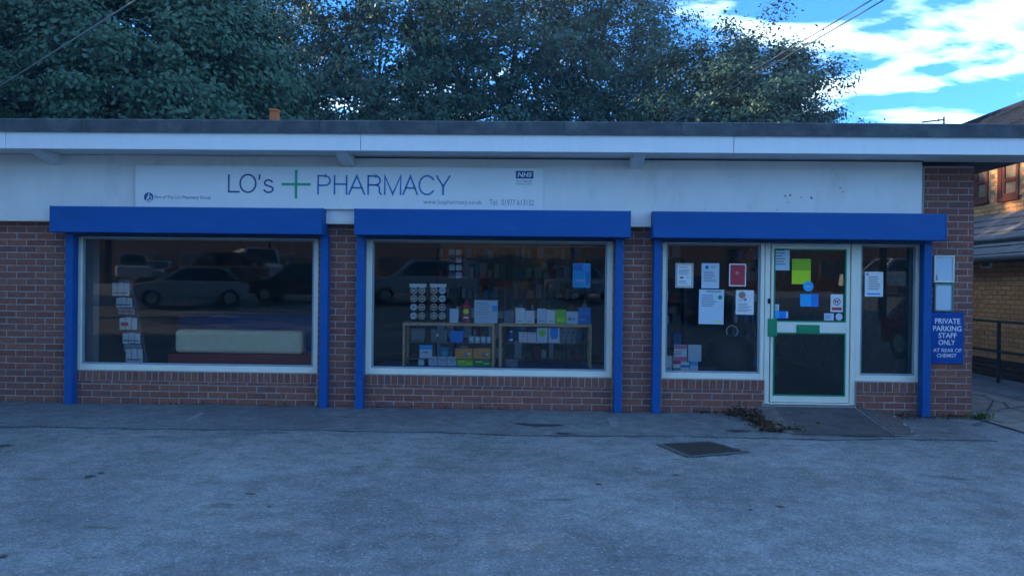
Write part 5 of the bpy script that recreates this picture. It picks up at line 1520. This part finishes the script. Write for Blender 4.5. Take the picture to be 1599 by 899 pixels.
g = empty('lamp_post', (-6.8, -16.5, ground_z(-16.5)), 'dark blue grey lamp post across the car park', 'lamp post')
MB().tube((-6.8, -16.5, 0.2), (-6.8, -16.5, 6.2), .09, .05, 10).build('column', m_steel, g); MB().tube((-6.8, -16.5, 6.2), (-6.8, -15.6, 6.35), .04, .04, 8).build('arm', m_steel, g); MB().box(-6.92, -6.68, -15.9, -15.2, 6.3, 6.42).build('lamp_head', m_steel, g)
g = empty('telegraph_pole', (11.8, -17.5, ground_z(-17.5)), 'wooden telegraph pole across the car park', 'pole')
MB().tube((11.8, -17.5, 0.2), (11.8, -17.5, 8.5), .14, .10, 10).build('column', m_bark, g); MB().box(11.0, 12.6, -17.56, -17.44, 8.0, 8.12).build('crossarm', m_bark, g)

# person with a phone, seen mirrored in the middle window
def skin_body(name, m, J, Ed, parent, sub=2, rootv=0):
    me = bpy.data.meshes.new(name); og = origin(parent)
    me.from_pydata([(p[0] - og.x, p[1] - og.y, p[2] - og.z) for p, r in J], Ed, [])
    me.materials.append(m); o = link_mesh(name, me, parent)
    sk = o.modifiers.new('skin', 'SKIN')
    if not me.skin_vertices: me.attributes  # layer is made with the modifier below
    if len(me.skin_vertices) == 0:
        bmx = bmesh.new(); bmx.from_mesh(me); bmx.verts.layers.skin.verify(); bmx.to_mesh(me); bmx.free()
    for k, (p, r) in enumerate(J):
        sv = me.skin_vertices[0].data[k]; sv.radius = r if isinstance(r, tuple) else (r, r); sv.use_root = (k == rootv)
    s = o.modifiers.new('sub', 'SUBSURF'); s.levels = 1; s.render_levels = sub
    return o
px_, py0 = 0.0, -9.22
pr_ = empty('person', (px_, py0, 0), 'person in a tan jacket holding up a phone in the car park', 'person')
J = [((px_, py0, .92), (.15, .11)), ((px_, py0, 1.10), (.14, .10)), ((px_, py0 + .01, 1.28), (.17, .11)), ((px_, py0 + .01, 1.37), (.12, .08)), ((px_, py0 + .02, 1.45), .05),
     ((px_ - .18, py0 + .01, 1.34), .065), ((px_ - .27, py0 + .12, 1.16), .05), ((px_ - .085, py0 + .42, 1.37), .034),
     ((px_ + .18, py0 + .01, 1.34), .065), ((px_ + .27, py0 + .12, 1.16), .05), ((px_ + .085, py0 + .42, 1.37), .034),
     ((px_ - .09, py0, .86), .10), ((px_ - .10, py0 + .02, .48), .065), ((px_ - .11, py0, .09), .042), ((px_ - .12, py0 + .13, .045), .038),
     ((px_ + .09, py0, .86), .10), ((px_ + .10, py0 + .02, .48), .065), ((px_ + .11, py0, .09), .042), ((px_ + .12, py0 + .13, .045), .038),
     ((px_, py0 + .03, 1.50), (.065, .07)), ((px_, py0 + .035, 1.58), (.078, .095)), ((px_, py0 + .03, 1.65), (.06, .075))]
Ed = [(0, 1), (1, 2), (2, 3), (3, 4), (3, 5), (5, 6), (6, 7), (3, 8), (8, 9), (9, 10), (0, 11), (11, 12), (12, 13), (13, 14), (0, 15), (15, 16), (16, 17), (17, 18), (4, 19), (19, 20), (20, 21)]
skin_body('body', m_jacket, J, Ed, pr_)
hd = MB(); hd.lathe((px_, py0 + .035, 1.475), [(.035, 0), (.062, .03), (.074, .09), (.076, .13), (.066, .18), (.03, .215)], 18); hd.build('face', m_skin, pr_, smooth=True)
hr = MB(); hr.lathe((px_, py0 + .02, 1.58), [(.086, 0), (.088, .05), (.07, .105), (.03, .128)], 18); hr.build('hair', m_hair, pr_, smooth=True)
for s in (-1, 1):
    bx_ = px_ + s * .085; by_ = py0 + .43
    HJ = [((bx_, by_, 1.38), .026), ((bx_ - s * .01, by_ + .03, 1.41), (.03, .02))]; HE = [(0, 1)]
    for k in range(4):
        z_ = 1.385 + k * .017; n0 = len(HJ)
        HJ += [((bx_ - s * .012, by_ + .045, z_), .0085), ((bx_ - s * .03, by_ + .052, z_ + .002), .008), ((bx_ - s * (.045 - .004 * k), by_ + .046, z_ + .002), .007)]
        HE += [(1, n0), (n0, n0 + 1), (n0 + 1, n0 + 2)]
    n0 = len(HJ); HJ += [((bx_ - s * .012, by_ + .012, 1.40), .010), ((bx_ - s * .04, by_ + .006, 1.405), .009)]; HE += [(1, n0), (n0, n0 + 1)]
    skin_body('hand', m_skin, HJ, HE, pr_)
ph = MB().box(px_ - .073, px_ + .073, py0 + .452, py0 + .460, 1.372, 1.445)
tag(ph.build('phone', m_black, None, .004), 'black phone held sideways in both hands', 'phone')

# ================================================================== ADDED VEIL
hz, hnt, hb = newmat('glare_veil')
hnt.nodes.remove(hb)
pv = hnt.nodes.new('ShaderNodeVolumePrincipled')  # thin bluish volume added to imitate lens glare over the trees
pv.inputs['Density'].default_value = 0.0015
pv.inputs['Color'].default_value = (0.62, 0.84, 1.0, 1)
hnt.links.new(pv.outputs[0], hnt.nodes['Material Output'].inputs['Volume'])
tag(MB().box(-88, 88, -88, 88, -1.2, 19.5).build('glare_veil', hz), kind='stuff')
